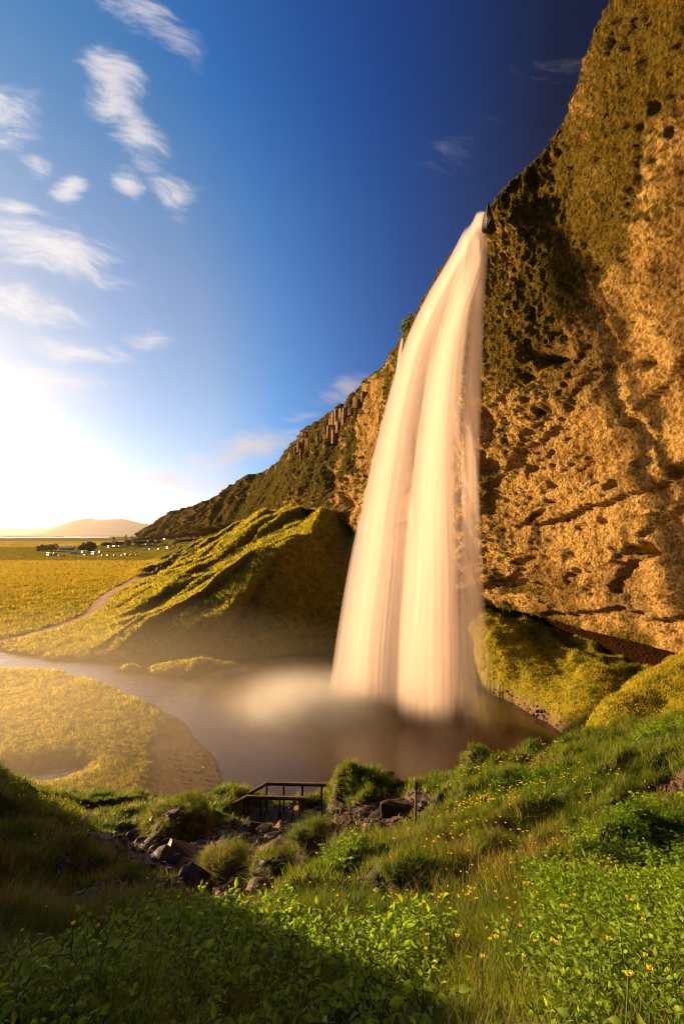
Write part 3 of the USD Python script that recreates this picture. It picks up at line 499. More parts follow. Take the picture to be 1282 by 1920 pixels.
w2 = empty('small_waterfall'); tag(w2, 'thin little waterfall trickling off the cliff rim below the bush', 'waterfall')
strand('stream', w2, [(752, 757, 632, 83.5), (747, 754, 655, 83.5), (742, 751, 690, 83.4), (736, 748, 760, 83.2), (728, 744, 860, 83)], M_VEIL, nv=60, nu=16, seed=7, fade=(.03, .5))
w3 = empty('small_waterfall'); tag(w3, 'tiny distant white waterfall on the far cliff above the green slope', 'waterfall')
strand('stream', w3, [(412, 415, 985, 600), (411, 415, 993, 596), (409, 414, 1003, 590)], M_FALL, nv=12, nu=12, seed=8, fade=(.1, .2))

# ------------------------------------------------------------------ spray in the air
def mist_volume(name, centre, radii, density, label, g=.55, power=1.6, noise_amt=.5, color=(.97, .95, .93)):
    m = trimesh.creation.icosphere(3, 1.0); m.apply_scale(radii); m.apply_translation(centre)
    v = np.array(m.vertices); v[:, 2] = np.maximum(v[:, 2], -.5)
    n = {'g': ('geometry', {}), 'mp': ('mapping', {'mapping_type': 'texture', 'location': tuple(centre), 'scale': tuple(radii)}), 'le': ('vector_math', {'math_type': 'length'}), 'iv': ('math', {'math_type': 'subtract', 'value1': 1.0, 'use_clamp': True}),
         'pw': ('math', {'math_type': 'power', 'value2': power}), 'ns': ('noise_texture', {'scale': .16, 'detail': 2.}), 'nm': ('map_range', {'from_min': .3, 'from_max': .7, 'to_min': 1 - noise_amt, 'to_max': 1 + noise_amt, 'clamp': True}),
         'm1': ('math', {'math_type': 'multiply'}), 'm2': ('math', {'math_type': 'multiply', 'value2': density}), 'pv': ('principled_volume', {'color': color, 'anisotropy': g})}
    l = [('g.position', 'mp.vector'), ('mp.vector', 'le.vector1'), ('le.value', 'iv.value2'), ('iv.value', 'pw.value1'), ('m2.value', 'pv.density')]
    if noise_amt: l += [('g.position', 'ns.vector'), ('ns.fac', 'nm.value'), ('pw.value', 'm1.value1'), ('nm.result', 'm1.value2'), ('m1.value', 'm2.value1')]
    else:
        l += [('pw.value', 'm2.value1')]
        for q in ('ns', 'nm', 'm1'): n.pop(q)
    mt = mat(name + f'_{len(COUNT)}', n, l, surface=None, volume='pv.volume')
    tag(obj(name, (v, m.faces), mt), label, 'mist', kind='stuff')
mist_volume('mist', (-4.2, 53.8, .8), (12.5, 9, 5.4), .4, 'bright plume of spray drifting left from the foot of the tall waterfall', g=.45, power=2.1, noise_amt=.5)
mist_volume('mist', (-3.0, 51, .3), (19, 15, 6), .045, 'wide glow of thin spray over the pool around the foot of the waterfall', g=.5, power=1.2, noise_amt=0)
mist_volume('mist', (-22, 42, 3), (34, 30, 12), .0085, 'veil of thin spray, tinted gold to carry the low sun glow, over the meadow left of the pool', g=.7, power=1.0, noise_amt=0, color=(1, .86, .62))  # amber colour paints the sun glow into this spray

# ------------------------------------------------------------------ haze
def haze():
    b = trimesh.creation.box(bounds=[[-92000, -60, -4], [60000, 41500, 880]])
    mt = mat('haze_air', {'pv': ('principled_volume', {'color': (.95, .9, .85), 'density': 1.1e-5, 'anisotropy': .65})}, [], surface=None, volume='pv.volume')
    tag(obj('haze', b, mt), 'faint warm evening haze over the plain', 'haze', kind='stuff')
haze()

# ------------------------------------------------------------------ the far plain: river, mountain, trees, car park
M_RIVER = mat('far_water', {'p': ('principled_bsdf', {'base_color': (.12, .12, .12), 'roughness': .12, 'ior': 1.33})}, [])
for a, b, y0, y1 in ((-400, 205, 1006.6, 1008.6), (120, 330, 1005.6, 1006.4)):
    u = np.linspace(a, b, 40); far_, near_ = [], []
    for q in u:
        w = .35 * math.sin(q * .05) + .2 * math.sin(q * .13)
        far_.append([*G(q, y0 + w * .4, 1.6), 1.6]); near_.append([*G(q, y1 + w, 1.6), 1.6])
    tag(obj('river', (np.array(near_ + far_), grid_faces(2, 40)), M_RIVER), 'thin bright river strip across the far plain' if a < 0 else 'second fainter river strip below the mountain', 'river', kind='structure')
mp = np.array([(-900, 994), (-500, 993), (-200, 992), (0, 991), (60, 990), (110, 987), (135, 980), (150, 973), (167, 970), (180, 971.5), (192, 973), (206, 971), (235, 971), (247, 974), (265, 979), (290, 981), (320, 982), (360, 985), (500, 990), (800, 998)], float)
mu = np.linspace(-900, 800, 340); mh = (HY - np.interp(mu, mp[:, 0], mp[:, 1])) / F * 20000
md = np.linspace(-1, 1, 40)
MX, MD = np.meshgrid((mu - CX) / F * 20000, md); MH = mh[None] * (1 - np.abs(MD) ** 1.5)
MH = MH * (1 + .25 * (fbm(np.stack([MX / 1500, MD * 3, 0 * MX], -1), 4, 3) - .5) * (1 - np.abs(MD)) - .22 * np.abs(MD) * fbm(np.stack([MX / 900, MD * 2, 0 * MX + 3], -1), 3, 5))
tag(obj('mountain', (np.stack([MX, 20000 + MD * 2600, MH - 1], -1).reshape(-1, 3), grid_faces(*MX.shape)), plain('far_slope', (.13, .085, .05), .9, .3, .002), smooth=True), 'long low pinkish mountain on the horizon', 'mountain', kind='structure')

M_LEAF_DARK = leafy('tree_leaf', [(.03, .035, .008), (.06, .06, .012), (.09, .075, .015)], .6, .3)
M_BARK = plain('bark', (.09, .06, .04), .9)
def blob_foliage(n, radii, size, seed, fill=.55):
    """many small leaf clumps spread through a crown's volume"""
    r = np.random.default_rng(seed); d = r.normal(size=(n, 3)); d /= np.linalg.norm(d, axis=1, keepdims=True)
    rad = r.uniform(fill, 1, (n, 1)) ** .7; bump = .75 + .5 * noise(d * 2.2 + seed, seed)[:, None]
    c = d * rad * bump * np.array(radii); vs, fs = [], []
    for k in range(n):
        a = r.normal(size=3); a /= np.linalg.norm(a); b = np.cross(a, r.normal(size=3)); b /= np.linalg.norm(b); s = size * r.uniform(.6, 1.4); e = np.cross(a, b)
        vs += [c[k] - a * s, c[k] + b * s * .55 + e * s * .2, c[k] + a * s, c[k] - b * s * .55 + e * s * .2]; fs += [[4 * k, 4 * k + 1, 4 * k + 2], [4 * k, 4 * k + 2, 4 * k + 3]]
    return np.array(vs), np.array(fs)
def tree(px, row, wpx, hpx, label, Y, seed, cat='tree', group=None):
    w = Y / F; x = (px - CX) * w; z0 = float(vz(np.array([x]), np.array([Y]))[0]); t = empty('tree', (x, Y, z0 - .2)); tag(t, label, cat, group)
    H, R = hpx * w, wpx * w / 2
    tr = trimesh.creation.cone(R * .12, H * .9, sections=7); tk = obj('trunk', tr, M_BARK, t)
    for q in range(3):
        b = trimesh.creation.cone(R * .05, R * .8, sections=5); b.apply_transform(trimesh.transformations.rotation_matrix(.9, [math.cos(q * 2.1), math.sin(q * 2.1), 0])); b.apply_translation([0, 0, H * (.3 + .15 * q)]); obj('limb', b, M_BARK, tk)
    v, f = blob_foliage(260, (R, R, H * .5), R * .26, seed); v[:, 2] += H * .55; obj('crown', (v, f), M_LEAF_DARK, t)
for k, (px, wd, h) in enumerate(((72, 9, 11), (80, 10, 13), (88, 9, 12), (96, 10, 13), (104, 9, 14))): tree(px, 1034, wd, h, f'{("leftmost", "second", "third", "fourth", "rightmost")[k]} tree of the dark hedge row left of the car park', 560 + 6 * k, 100 + k, group='row of trees left of the car park')
tree(153, 1033, 14, 11, 'low round tree left of the big round tree behind the campers', 585, 110); tree(166, 1033, 26, 16, 'big round dark tree behind the campers', 590, 111)
for k, (px, h, lab) in enumerate(((213, 18, 'slim tree behind the white buses'), (236, 21, 'tallest slim tree at the back of the car park'), (248, 19, 'slim tree at the right end of the back row'))): tree(px, 1025, 7, h, lab, 690, 120 + k)
for k in range(5): tree(200 + k * 22, 1026, 20, 6, f'{("first", "second", "third", "fourth", "fifth")[k]} low scrub bush from the left along the back of the car park', 720, 130 + k, 'bush', 'scrub along the back of the car park')
def paint(name, c): return plain(name, c, .35, .05, 1.)
PAINT = {'white': paint('white_paint', (.8, .8, .78)), 'grey': paint('grey_paint', (.3, .31, .33)), 'dark': paint('dark_paint', (.04, .045, .055)), 'silver': paint('silver_paint', (.55, .56, .57)), 'blue': paint('blue_paint', (.06, .1, .2)), 'red': paint('red_paint', (.4, .06, .04))}
M_PANE = plain('dark_window', (.015, .017, .02), .08, .1, 1.); M_TYRE = plain('tyre', (.02, .02, .02), .8, .1, 2.)
def rbox(x0, x1, y0, y1, z0, z1, r):
    import manifold3d as m3
    sp = m3.Manifold.sphere(r, 12); return m3.Manifold.batch_hull([sp.translate((x, y, z)) for x in (x0 + r, x1 - r) for y in (y0 + r, y1 - r) for z in (z0 + r, z1 - r)])
def vehicle(px, row, kind, col, rz, label, group):
    z0 = 1.0; x, Y = G(px, row, z0); z0 = float(vz(np.array([x]), np.array([Y]))[0])
    rz = rz - 52
    t = empty({'camper': 'camper_van', 'bus': 'tour_bus', 'car': 'parked_car', 'van': 'parked_van'}[kind], (x, Y, z0), rz); tag(t, label, {'camper': 'camper', 'bus': 'bus', 'car': 'car', 'van': 'van'}[kind], group)
    L, Wd, H = {'camper': (6.6, 2.3, 3.0), 'bus': (11, 2.5, 3.3), 'car': (4.4, 1.8, 1.5), 'van': (5.2, 2.0, 2.2)}[kind]
    import manifold3d as m3
    if kind == 'car': body = rbox(-L/2, L/2, -Wd/2, Wd/2, .3, .92, .15) + m3.Manifold.batch_hull([rbox(-L*.42, L*.22, -Wd*.46, Wd*.46, .7, .9, .05), rbox(-L*.3, L*.06, -Wd*.4, Wd*.4, 1.3, 1.5, .08)]); win = [(-L*.29, L*.08, 1.0, 1.36)]
    elif kind == 'camper': body = rbox(-L/2, L*.28, -Wd/2, Wd/2, .45, H, .15) + rbox(L*.2, L/2, -Wd*.46, Wd*.46, .45, 1.5, .2) + m3.Manifold.batch_hull([rbox(L*.2, L*.42, -Wd*.46, Wd*.46, 1.3, 1.6, .1), rbox(L*.1, L*.3, -Wd*.46, Wd*.46, 2.2, H, .1)]); win = [(-L*.4, -L*.22, 1.5, 2.2), (-L*.1, L*.1, 1.5, 2.2), (L*.26, L*.36, 1.45, 2.0)]
    elif kind == 'bus': body = rbox(-L/2, L/2, -Wd/2, Wd/2, .4, H, .2); win = [(-L*.46 + q * L*.155, -L*.46 + q * L*.155 + L*.14, 1.6, 2.6) for q in range(6)]
    else: body = rbox(-L/2, L*.3, -Wd/2, Wd/2, .4, H, .15) + m3.Manifold.batch_hull([rbox(L*.1, L/2, -Wd*.48, Wd*.48, .4, 1.1, .12), rbox(L*.1, L*.32, -Wd*.48, Wd*.48, 1.8, H, .1)]); win = [(-L*.4, -L*.1, 1.3, 1.85), (-L*.06, L*.24, 1.3, 1.85)]
    obj('body', body, PAINT[col], t, smooth=30)
    for a, b, c, d in win:
        for s in (-1, 1): obj('window', trimesh.creation.box(bounds=[[a, s * Wd * .5 - .05 if kind != 'car' else s * Wd * .43 - .06, c], [b, s * Wd * .5 + .02 if kind != 'car' else s * Wd * .43 + .06, d]]), M_PANE, t)
    for sx in (-.32, .32):
        for s in (-1, 1):
            wl = trimesh.creation.cylinder(.34 if kind == 'car' else .45, .25, sections=16); wl.apply_transform(trimesh.transformations.rotation_matrix(np.pi / 2, [1, 0, 0])); wl.apply_translation([sx * L, s * (Wd / 2 - .12), .34 if kind == 'car' else .45]); obj('wheel', wl, M_TYRE, t)
VEH = [(92, 1041, 'bus', 'white', 8, 'white bus at the left end of the front row'), (103, 1041, 'camper', 'white', 4, 'white camper just right of the leftmost bus'), (112, 1042, 'car', 'dark', 20, 'dark car right of the leftmost bus and camper'), (120, 1042, 'car', 'dark', -10, 'second dark car, before the gap in the front row'),
       (138, 1038, 'camper', 'white', 60, 'small white camper at the left of the middle cluster'), (147, 1038, 'van', 'white', 20, 'white van in the middle cluster in front of the round tree'), (156, 1037, 'camper', 'white', 10, 'white camper in front of the big round tree'), (166, 1037, 'van', 'grey', -15, 'grey van in front of the big round tree'), (160, 1041, 'car', 'red', 5, 'red car before the middle cluster of campers'),
       (176, 1039, 'bus', 'white', 6, 'long white bus right of the round tree'), (188, 1037, 'camper', 'white', 0, 'largest white camper right of the middle cluster'), (192, 1042, 'car', 'silver', 0, 'silver car in front of the largest camper'), (203, 1042, 'car', 'grey', 10, 'grey car in the middle of the front row'), (215, 1042, 'car', 'silver', 0, 'silver car left of the dark van'), (229, 1042, 'car', 'dark', 0, 'dark car just left of the dark van'),
       (236, 1041, 'van', 'grey', 5, 'dark grey van near the right of the front row'), (246, 1041, 'car', 'blue', 0, 'blue car right of the grey van'), (256, 1041, 'car', 'silver', -8, 'silver car at the right end of the front row'), (181, 1029.5, 'camper', 'white', 0, 'white camper at the left end of the back row'), (204, 1028.5, 'bus', 'white', 0, 'left white bus of the back row'), (215, 1028.5, 'bus', 'white', 3, 'right white bus of the back row'), (224, 1028.5, 'camper', 'white', 0, 'camper right of the two back row buses'),
       (250, 1027.5, 'camper', 'white', 15, 'lone white camper in the back row'), (274, 1028, 'van', 'white', 0, 'white van behind the right cluster'), (272, 1033, 'camper', 'white', 30, 'white camper in the right cluster'), (281, 1032, 'van', 'grey', 10, 'grey van in the right cluster'), (292, 1027, 'camper', 'white', 0, 'white camper left of the green slope'), (309, 1025.5, 'bus', 'white', 0, 'white bus at the foot of the green slope'),
       (298, 1035, 'van', 'silver', 0, 'silver van below the right cluster'), (315, 1037, 'camper', 'white', 0, 'white camper nearest the green slope')]
for v_ in VEH: vehicle(*v_, 'vehicles in the car park')
hx, hY = G(126, 1030.5, 1.0); hs = empty('farm_building', (hx, hY, float(vz(np.array([hx]), np.array([hY]))[0])), 5); tag(hs, 'low building with a grey roof between hedge and round trees', 'building')
obj('wall', trimesh.creation.box(bounds=[[-8, -4, 0], [8, 4, 2.6]]), PAINT['grey'], hs)
rf = obj('roof', trimesh.Trimesh([[-8.5, -4.6, 2.5], [8.5, -4.6, 2.5], [8.5, 4.6, 2.5], [-8.5, 4.6, 2.5], [-8.3, 0, 4.6], [8.3, 0, 4.6]]).convex_hull, PAINT['silver'], hs)
for q in (-5, -1, 3):
    wf = obj('window', trimesh.creation.box(bounds=[[q - .1, -4.04, .9], [q + 1.5, -3.9, 2.1]]), PAINT['white'], hs); obj('pane', trimesh.creation.box(bounds=[[q, -4.07, 1], [q + 1.4, -4.02, 2]]), M_PANE, wf)

# posts of the trail behind the fall
M_WOOD = plain('weathered_wood', (.17, .115, .07), .65, .4, 9., .4); M_DARKWOOD = plain('dark_timber', (.035, .023, .016), .6, .35, 9., .4)
for k, (px, row) in enumerate(((432, 1062), (446, 1061), (458, 1062), (470, 1061), (484, 1060), (494, 1061), (503, 1062), (521, 1064), (533, 1065), (545, 1066))):
    Y = 99.0 if px < 495 else 97.5; x = (px - CX) / F * Y; z0 = float(vz(np.array([x]), np.array([Y]))[0])
    t = empty('fence_post', (x, Y, z0 - .15)); tag(t, ('first', 'second', 'third', 'fourth', 'fifth', 'sixth', 'seventh', 'eighth', 'ninth', 'last')[k] + ' fence post from the left along the trail on the shaded slope', 'post', 'fence posts along the trail')
    obj('shaft', trimesh.creation.box(bounds=[[-.08, -.08, 0], [.08, .08, 1.1]]), M_WOOD, t); obj('cap', trimesh.creation.box(bounds=[[-.1, -.1, 1.1], [.1, .1, 1.16]]), M_WOOD, t)
sx_, sY = G(12, 1196, 1.0); t = empty('trail_sign', (sx_, sY, float(vz(np.array([sx_]), np.array([sY]))[0]) - .1), 20); tag(t, 'small pale sign beside the footpath at the left edge', 'sign')
obj('post', trimesh.creation.box(bounds=[[-.05, -.05, 0], [.05, .05, .9]]), M_WOOD, t); obj('panel', trimesh.creation.box(bounds=[[-.45, -.09, .6], [.45, -.052, 1.1]]), PAINT['white'], t)

# bush on the rim
bp = P(768, 612, 84.0); t = empty('rim_bush', bp); tag(t, 'dense green bush on the cliff rim left of the waterfall top', 'bush')
M_LEAF = leafy('bush_leaf', [(.03, .06, .01), (.06, .09, .015), (.1, .12, .02)], .5, .4)
v, f = blob_foliage(900, (1.7, 1.7, 2.2), .22, 77, .4); obj('foliage', (v, f), M_LEAF, t)
for q in range(4):
    b = trimesh.creation.cone(.09, 2.6, sections=6); b.apply_transform(trimesh.transformations.rotation_matrix(.35 * (q - 1.5), [.4, 1, 0])); b.apply_translation([0, 0, -2.2]); obj('stem', b, M_BARK, t)

# ------------------------------------------------------------------ stairs with handrails, marker post
def bar(a, b, w, h):
    a, b = np.array(a, float), np.array(b, float); d = b - a; L = np.linalg.norm(d); d /= L
    s = np.cross(d, [0, 0, 1.]); s = s / np.linalg.norm(s) if np.linalg.norm(s) > 1e-6 else np.array([1., 0, 0]); u = np.cross(s, d)
    return trimesh.Trimesh([p + s * i * w / 2 + u * j * h / 2 for p in (a, b) for i in (-1, 1) for j in (-1, 1)]).convex_hull
st = empty('staircase'); tag(st, 'wooden staircase landing with two handrails on the rim above the pool', 'staircase')
def railing(pts, posts, zf):
    for a, b in zip(pts[:-1], pts[1:]): obj('handrail', bar(a, b, .075, .045), M_WOOD, st)
    for q in range(len(pts) - 1):
        obj('rail_underside', bar(np.array(pts[q]) - [0, 0, .06], np.array(pts[q + 1]) - [0, 0, .06], .05, .06), M_DARKWOOD, st)
    for px_, Yp, low in posts:
        x = (px_ - CX) / F * Yp; zt = np.interp(x, [p[0] for p in pts], [p[2] for p in pts]) - .03
        obj('post', trimesh.creation.box(bounds=[[x - .028, Yp - .028, zt - low], [x + .028, Yp + .028, zt]]), M_DARKWOOD, st)
Yb, Yf = 15.5, 14.65
back_ = [P(412, 1519, 16.4), P(500, 1468, Yb), P(611, 1470, Yb)]; front_ = [P(407, 1522, 15.3), P(462, 1493, Yf), P(573, 1496, Yf)]
railing(back_, [(500, Yb, 1.15), (532, Yb, 1.15), (567, Yb, 1.15), (603, Yb, 1.15), (456, 15.95, 1.0)], 0)
railing(front_, [(458, 14.7, .9), (465, Yf, .9), (489, Yf, .95), (525, Yf, 1.1), (562, Yf, 1.15), (430, 15.0, .8)], 0)
zl = P(0, 1523, Yb)[2]
for k in range(9):
    x0 = -3.05 + k * .235; obj('deck_board', trimesh.creation.box(bounds=[[x0, Yf - .1 + RNG.uniform(-.03, .03), zl - .06], [x0 + .2, Yb + .1, zl + RNG.uniform(-.01, .01)]]), M_DARKWOOD, st)
for k in range(7): obj('tread', bar((-3.25 - .26 * k, Yf + .1, zl - .14 - .19 * k), (-3.25 - .26 * k, Yb + .35, zl - .14 - .19 * k), .24, .05), M_DARKWOOD, st)
for k in range(6): obj('tread', bar((-1.0 + .2 * k, Yf - .35, zl + .02 - .13 * k), (-.55 + .2 * k, Yb - .2, zl + .02 - .13 * k), .09, .05), M_WOOD, st)
for Yq in (Yf - .05, Yb + .2): obj('stringer', bar((-3.1, Yq, zl - .15), (-5.1, Yq + .2, zl - 1.55), .06, .2), M_DARKWOOD, st)
yy_ = np.arange(8, 15, .02); rr_ = HY - F * (hz((778 - CX) / F * yy_, yy_) - CAMZ) / yy_; mpY = float(yy_[np.argmin(np.abs(rr_ - 1553))]); mx = (778 - CX) / F * mpY; mz = float(hz(np.array([mx]), np.array([mpY]))[0]) - .02
t = empty('marker_post', (mx, mpY, mz)); tag(t, 'short weathered wooden marker post in the grass right of the rocky hollow', 'post')
obj('shaft', bar((0, 0, -.2), (.02, 0, 1.05), .045, .045), M_WOOD, t); obj('cap', bar((.018, -.005, .92), (.022, -.005, 1.1), .075, .06), M_DARKWOOD, t)

# ------------------------------------------------------------------ grass
G_LIT = [(.018, .048, .004), (.04, .088, .007), (.072, .122, .009), (.125, .145, .016)]  # greens of the grass blades, deep to pale
M_GRASS = leafy('grass_blade', G_LIT, .5, .5)
M_GOLD = leafy('golden_grass', [(.1, .115, .01), (.2, .185, .016), (.3, .24, .026)], .6, .5, 2.0)
M_DRYGOLD = leafy('dry_golden_grass', [(.15, .125, .014), (.22, .175, .02), (.29, .215, .03)], .7, .5, 2.0)
M_STRAW = leafy('straw_grass', [(.09, .08, .02), (.16, .12, .035), (.22, .15, .05)], .6, .45)
M_PLANT = leafy('plant_leaf', [(.04, .095, .006), (.09, .17, .012), (.16, .24, .02)], .5, .5, 2.4)
def tuft(seed, n, h, w, spread, lean=.5, seg=2):
    """a bunch of bent, tapering blades"""
    r = np.random.default_rng(seed); vs, fs = [], []
    for _ in range(n):
        a, b = r.uniform(0, 6.283), r.uniform(0, 6.283); rad = spread * math.sqrt(r.random()); H = h * r.uniform(.5, 1.15); L = lean * H * r.uniform(.2, 1.2); ww = w * r.uniform(.7, 1.3)
        o = np.array([rad * math.cos(b), rad * math.sin(b), -.03 * h]); dr = np.array([math.cos(a), math.sin(a), 0]); sd = np.array([-dr[1], dr[0], 0]); i0 = len(vs)
        for k in range(seg):
            t = k / seg; c = o + dr * L * t * t + np.array([0, 0, H * (t - .22 * t * t)]); q = ww * (1 - t * .75) / 2; vs += [c - sd * q, c + sd * q]
        vs.append(o + dr * L + np.array([0, 0, H * .78]))
        for k in range(seg - 1): fs += [[i0 + 2 * k, i0 + 2 * k + 1, i0 + 2 * k + 3], [i0 + 2 * k, i0 + 2 * k + 3, i0 + 2 * k + 2]]
        fs.append([i0 + 2 * seg - 2, i0 + 2 * seg - 1, i0 + 2 * seg])
    return np.array(vs), np.array(fs)
def sprinkle(n, y0, y1, lim=.95, power=1.0, seed=0):
    """random places on the foreground in front of the lens, evenly over the ground"""
    r = np.random.default_rng(seed); y = np.sqrt(r.uniform(y0 ** 2, y1 ** 2, n)); x = r.uniform(-1, 1, n) * (lim * y + .3); return x, y, r
hh = lambda x, y: _hh(np.stack([y, x], -1))
def slope_up(x, y, f, e=.12):
    return np.stack([-(f(x + e, y) - f(x - e, y)) / (2 * e), -(f(x, y + e) - f(x, y - e)) / (2 * e), np.ones_like(x)], -1)
def leafiness(x, y):
    """how far broad leaved plants take over from the grass"""
    px = CX + F * x / y
    right = sstep(-.25, .35, (px - 1020 + (y - 4.5) * -60) / 200) * sstep(7.4, 5.4, y)
    left = sstep(.4, .54, f2(x, y, 1.1, 3, 81)) * sstep(3.5, 2.5, y) * .9
    patch = sstep(.56, .66, f2(x, y, 1.6, 3, 82)) * sstep(15, 12, y) * .8 * (px > 560)
    bare_ = sstep(.5, .0, np.hypot((px - 930) / 110, (y - 2.6) / 1.5) - .6) * .85
    return np.clip(np.maximum(np.maximum(right, left), patch) - bare_ * (px < 1020), 0, 1)
spec = [('grass', 9000, .9, 3.6, .75, 1), ('grass', 12500, 3.4, 8.5, .95, 2), ('grass', 24000, 8.0, 18.5, 1.15, 3)]
for nm, n, y0, y1, sc, sd in spec:
    x, y, r = sprinkle(n, y0, y1, seed=sd); lf = leafiness(x, y); keep = (r.random(n) > hh(x, y) * 1.05) & (r.random(n) > lf * .62)
    x, y = x[keep], y[keep]; n = len(x); z = hz(x, y)
    big_ = .55 + .9 * f2(x, y, 1.3, 3, 83)
    kind = np.where(r.random(n) < .04 + .2 * sstep(.5, .7, f2(x, y, 2.2, 3, 84)), 2, r.integers(0, 2, n))
    wd = .0048 * (1 + .12 * y1)
    up = slope_up(x, y, hz); up[:, 2] *= 2.2
    s_ = sc * big_ * r.uniform(.7, 1.3, n)
    g = scatter('grass', [(tuft(10 + sd, 16, .26, wd, .11, .7, 3), M_GRASS, False), (tuft(20 + sd, 20, .19, wd, .13, .9, 3), M_GRASS, False), (tuft(30 + sd, 14, .3, wd * .8, .1, .6, 3), M_STRAW, False)], np.stack([x, y, z], 1), r.uniform(0, 6.28, n), s_, kind, up=up)
    tag(g, ('short green grass among the leafy plants at the very front', 'green grass and tussocks across the middle of the slope', 'sunlit grass on the hillside rim above the pool')[sd - 1], 'grass', kind='stuff')

# hanging long grass of the mounds: things of their own, sitting in the rocky hollow
MOUND_LAB = [(0, 'largest shaggy grass mound, left of the staircase above the rocky hollow'), (1, 'round shaggy grass hummock in the rocks below the staircase landing'), (2, 'dark sided grassy hummock left of centre in the hollow'), (3, 'tall grassy hummock between the dark rocks, right of the dark sided one'), (6, 'brownish shaggy tussock at the left end of the right hand slope'), (7, 'straw coloured tussock beside the brownish one on the slope')]
for k, lab in MOUND_LAB:
    p, rr, a = MOUNDS[k]; t = empty('grass_hummock', (p[0], p[1], float(hz(np.array([p[0]]), np.array([p[1]]))[0]) - a * .75)); tag(t, lab, 'grass hummock', 'grass hummocks in the rocky hollow' if k < 6 else None)
    b = rock_mesh(300 + k, rr * .72, rr * .68, a * .84, 30, .04, 2); obj('earth', b, M_SOIL, t, smooth=True, attrs={'bare': np.full(len(b.vertices), .25)})
    n = int(800 * rr); r = np.random.default_rng(k); d_ = r.normal(size=(n, 3)); d_[:, 2] = np.abs(d_[:, 2]) * .9 + .05; d_ /= np.linalg.norm(d_, axis=1, keepdims=True)
    pos = d_ * np.array([rr * .82, rr * .77, a * .95]) * (.7 + .6 * noise(d_ * 2.3 + k, k))[:, None]; kd = np.where(r.random(n) < .3, 2, r.integers(0, 2, n)); up = d_ * np.array([.7, .7, .6]) + np.array([0, 0, .55])
    wd = .004 * (1 + .12 * p[1])
    tag(scatter('grass', [(tuft(40, 12, .2, wd, .07, 1.2, 3), M_GRASS, False), (tuft(41, 12, .24, wd, .07, 1.3, 3), M_GRASS, False), (tuft(42, 12, .24, wd, .07, 1.3, 3), M_STRAW, False)], pos, r.uniform(0, 6.28, n), r.uniform(.4, 1.15, n) * (.6 + .8 * noise(pos * 5, 9)), kd, parent=t, up=up), kind='stuff')

# ------------------------------------------------------------------ broad leaved plants
def leaf_mesh(L, Wd, fold=.35, droop=.3):
    """one pointed, folded and drooping leaf along +x"""
    t = np.array([0, .18, .42, .7, 1.0]); w = np.array([.06, .34, .5, .32, 0]) * Wd
    c = np.stack([t * L, 0 * t, -droop * L * t * t + .05 * L * np.sin(t * 3)], 1)
    l = c + np.stack([0 * t, w, w * fold], 1); r_ = c + np.stack([0 * t, -w, w * fold], 1)
    v = np.vstack([c, l, r_]); f = []
    for k in range(4): f += [[k, k + 1, 6 + k], [k, 6 + k, 5 + k], [k, 10 + k, 11 + k], [k, 11 + k, k + 1]]
    return v, np.array(f)
def rotm(yaw, pitch, roll):
    return trimesh.transformations.euler_matrix(roll, pitch, yaw, 'sxyz')[:3, :3]
def plant_parts(seed, stems=5, h=.24, L=.075):
    """(stems mesh, leaves): a clump of stalks, each with a spray of leaflets in pairs and one at the tip"""
    r = np.random.default_rng(seed); leaves, st_ = [], []
    for q in range(stems):
        yaw = q * 6.283 / stems + r.uniform(-.5, .5); out = h * r.uniform(.35, .95); H = h * r.uniform(.65, 1.15)
        pts = np.array([[0, 0, -.03], [out * .25, 0, H * .55], [out * .65, 0, H * .92], [out, 0, H]]) @ rotm(yaw, 0, 0).T
        for a, b in zip(pts[:-1], pts[1:]): st_.append(bar(a, b, .003, .003))
        for k, (tt, side) in enumerate(((.5, 1), (.5, -1), (.78, 1), (.78, -1), (1.0, 0))):
            p = np.array([np.interp(tt, [0, .33, .66, 1], pts[:, c]) for c in range(3)]); l_ = L * r.uniform(.75, 1.25) * (1.15 if side == 0 else 1)
            v, f = leaf_mesh(l_, l_ * r.uniform(.42, .6), r.uniform(.15, .5), r.uniform(.05, .5)); v = v @ rotm(yaw + side * r.uniform(.8, 1.3), -r.uniform(-.5, .7), r.uniform(-.9, .9)).T + p; leaves.append((v, f))
    return trimesh.util.concatenate(st_), leaves
def joined(st_, leaves):
    return trimesh.util.concatenate([st_] + [trimesh.Trimesh(v, f, process=False) for v, f in leaves])
protos = [plant_parts(400 + k, 6 + k % 2, (.17, .15, .2, .14)[k], (.036, .041, .034, .032)[k]) for k in range(4)]
M_STEM = plain('plant_stem', (.06, .1, .015), .9)
x, y, r = sprinkle(30000, .95, 15.5, .84, seed=90); keep = r.random(len(x)) < leafiness(x, y) * np.clip(1.6 - y / 7, .3, 1) * (1 - hh(x, y)); x, y = x[keep], y[keep]
o_ = np.argsort(y); x, y = x[o_], y[o_]; z = hz(x, y); sc = r.uniform(.75, 1.25, len(x)) * (.85 + .05 * np.minimum(y, 8)) * np.where(y < 1.7, .72, 1); yaw = r.uniform(0, 360, len(x)); kk = r.integers(0, 4, len(x))
vis = np.abs(x / y) < .8; order = np.where(vis)[0][:270]; solo = np.zeros(len(x), bool); solo[order] = True
PL_LAB = {True: 'leafy green plant with pointed leaflets in the sunlit patch at lower right', False: 'leafy green plant with pointed leaflets in the shaded growth at lower left'}
roots = {}
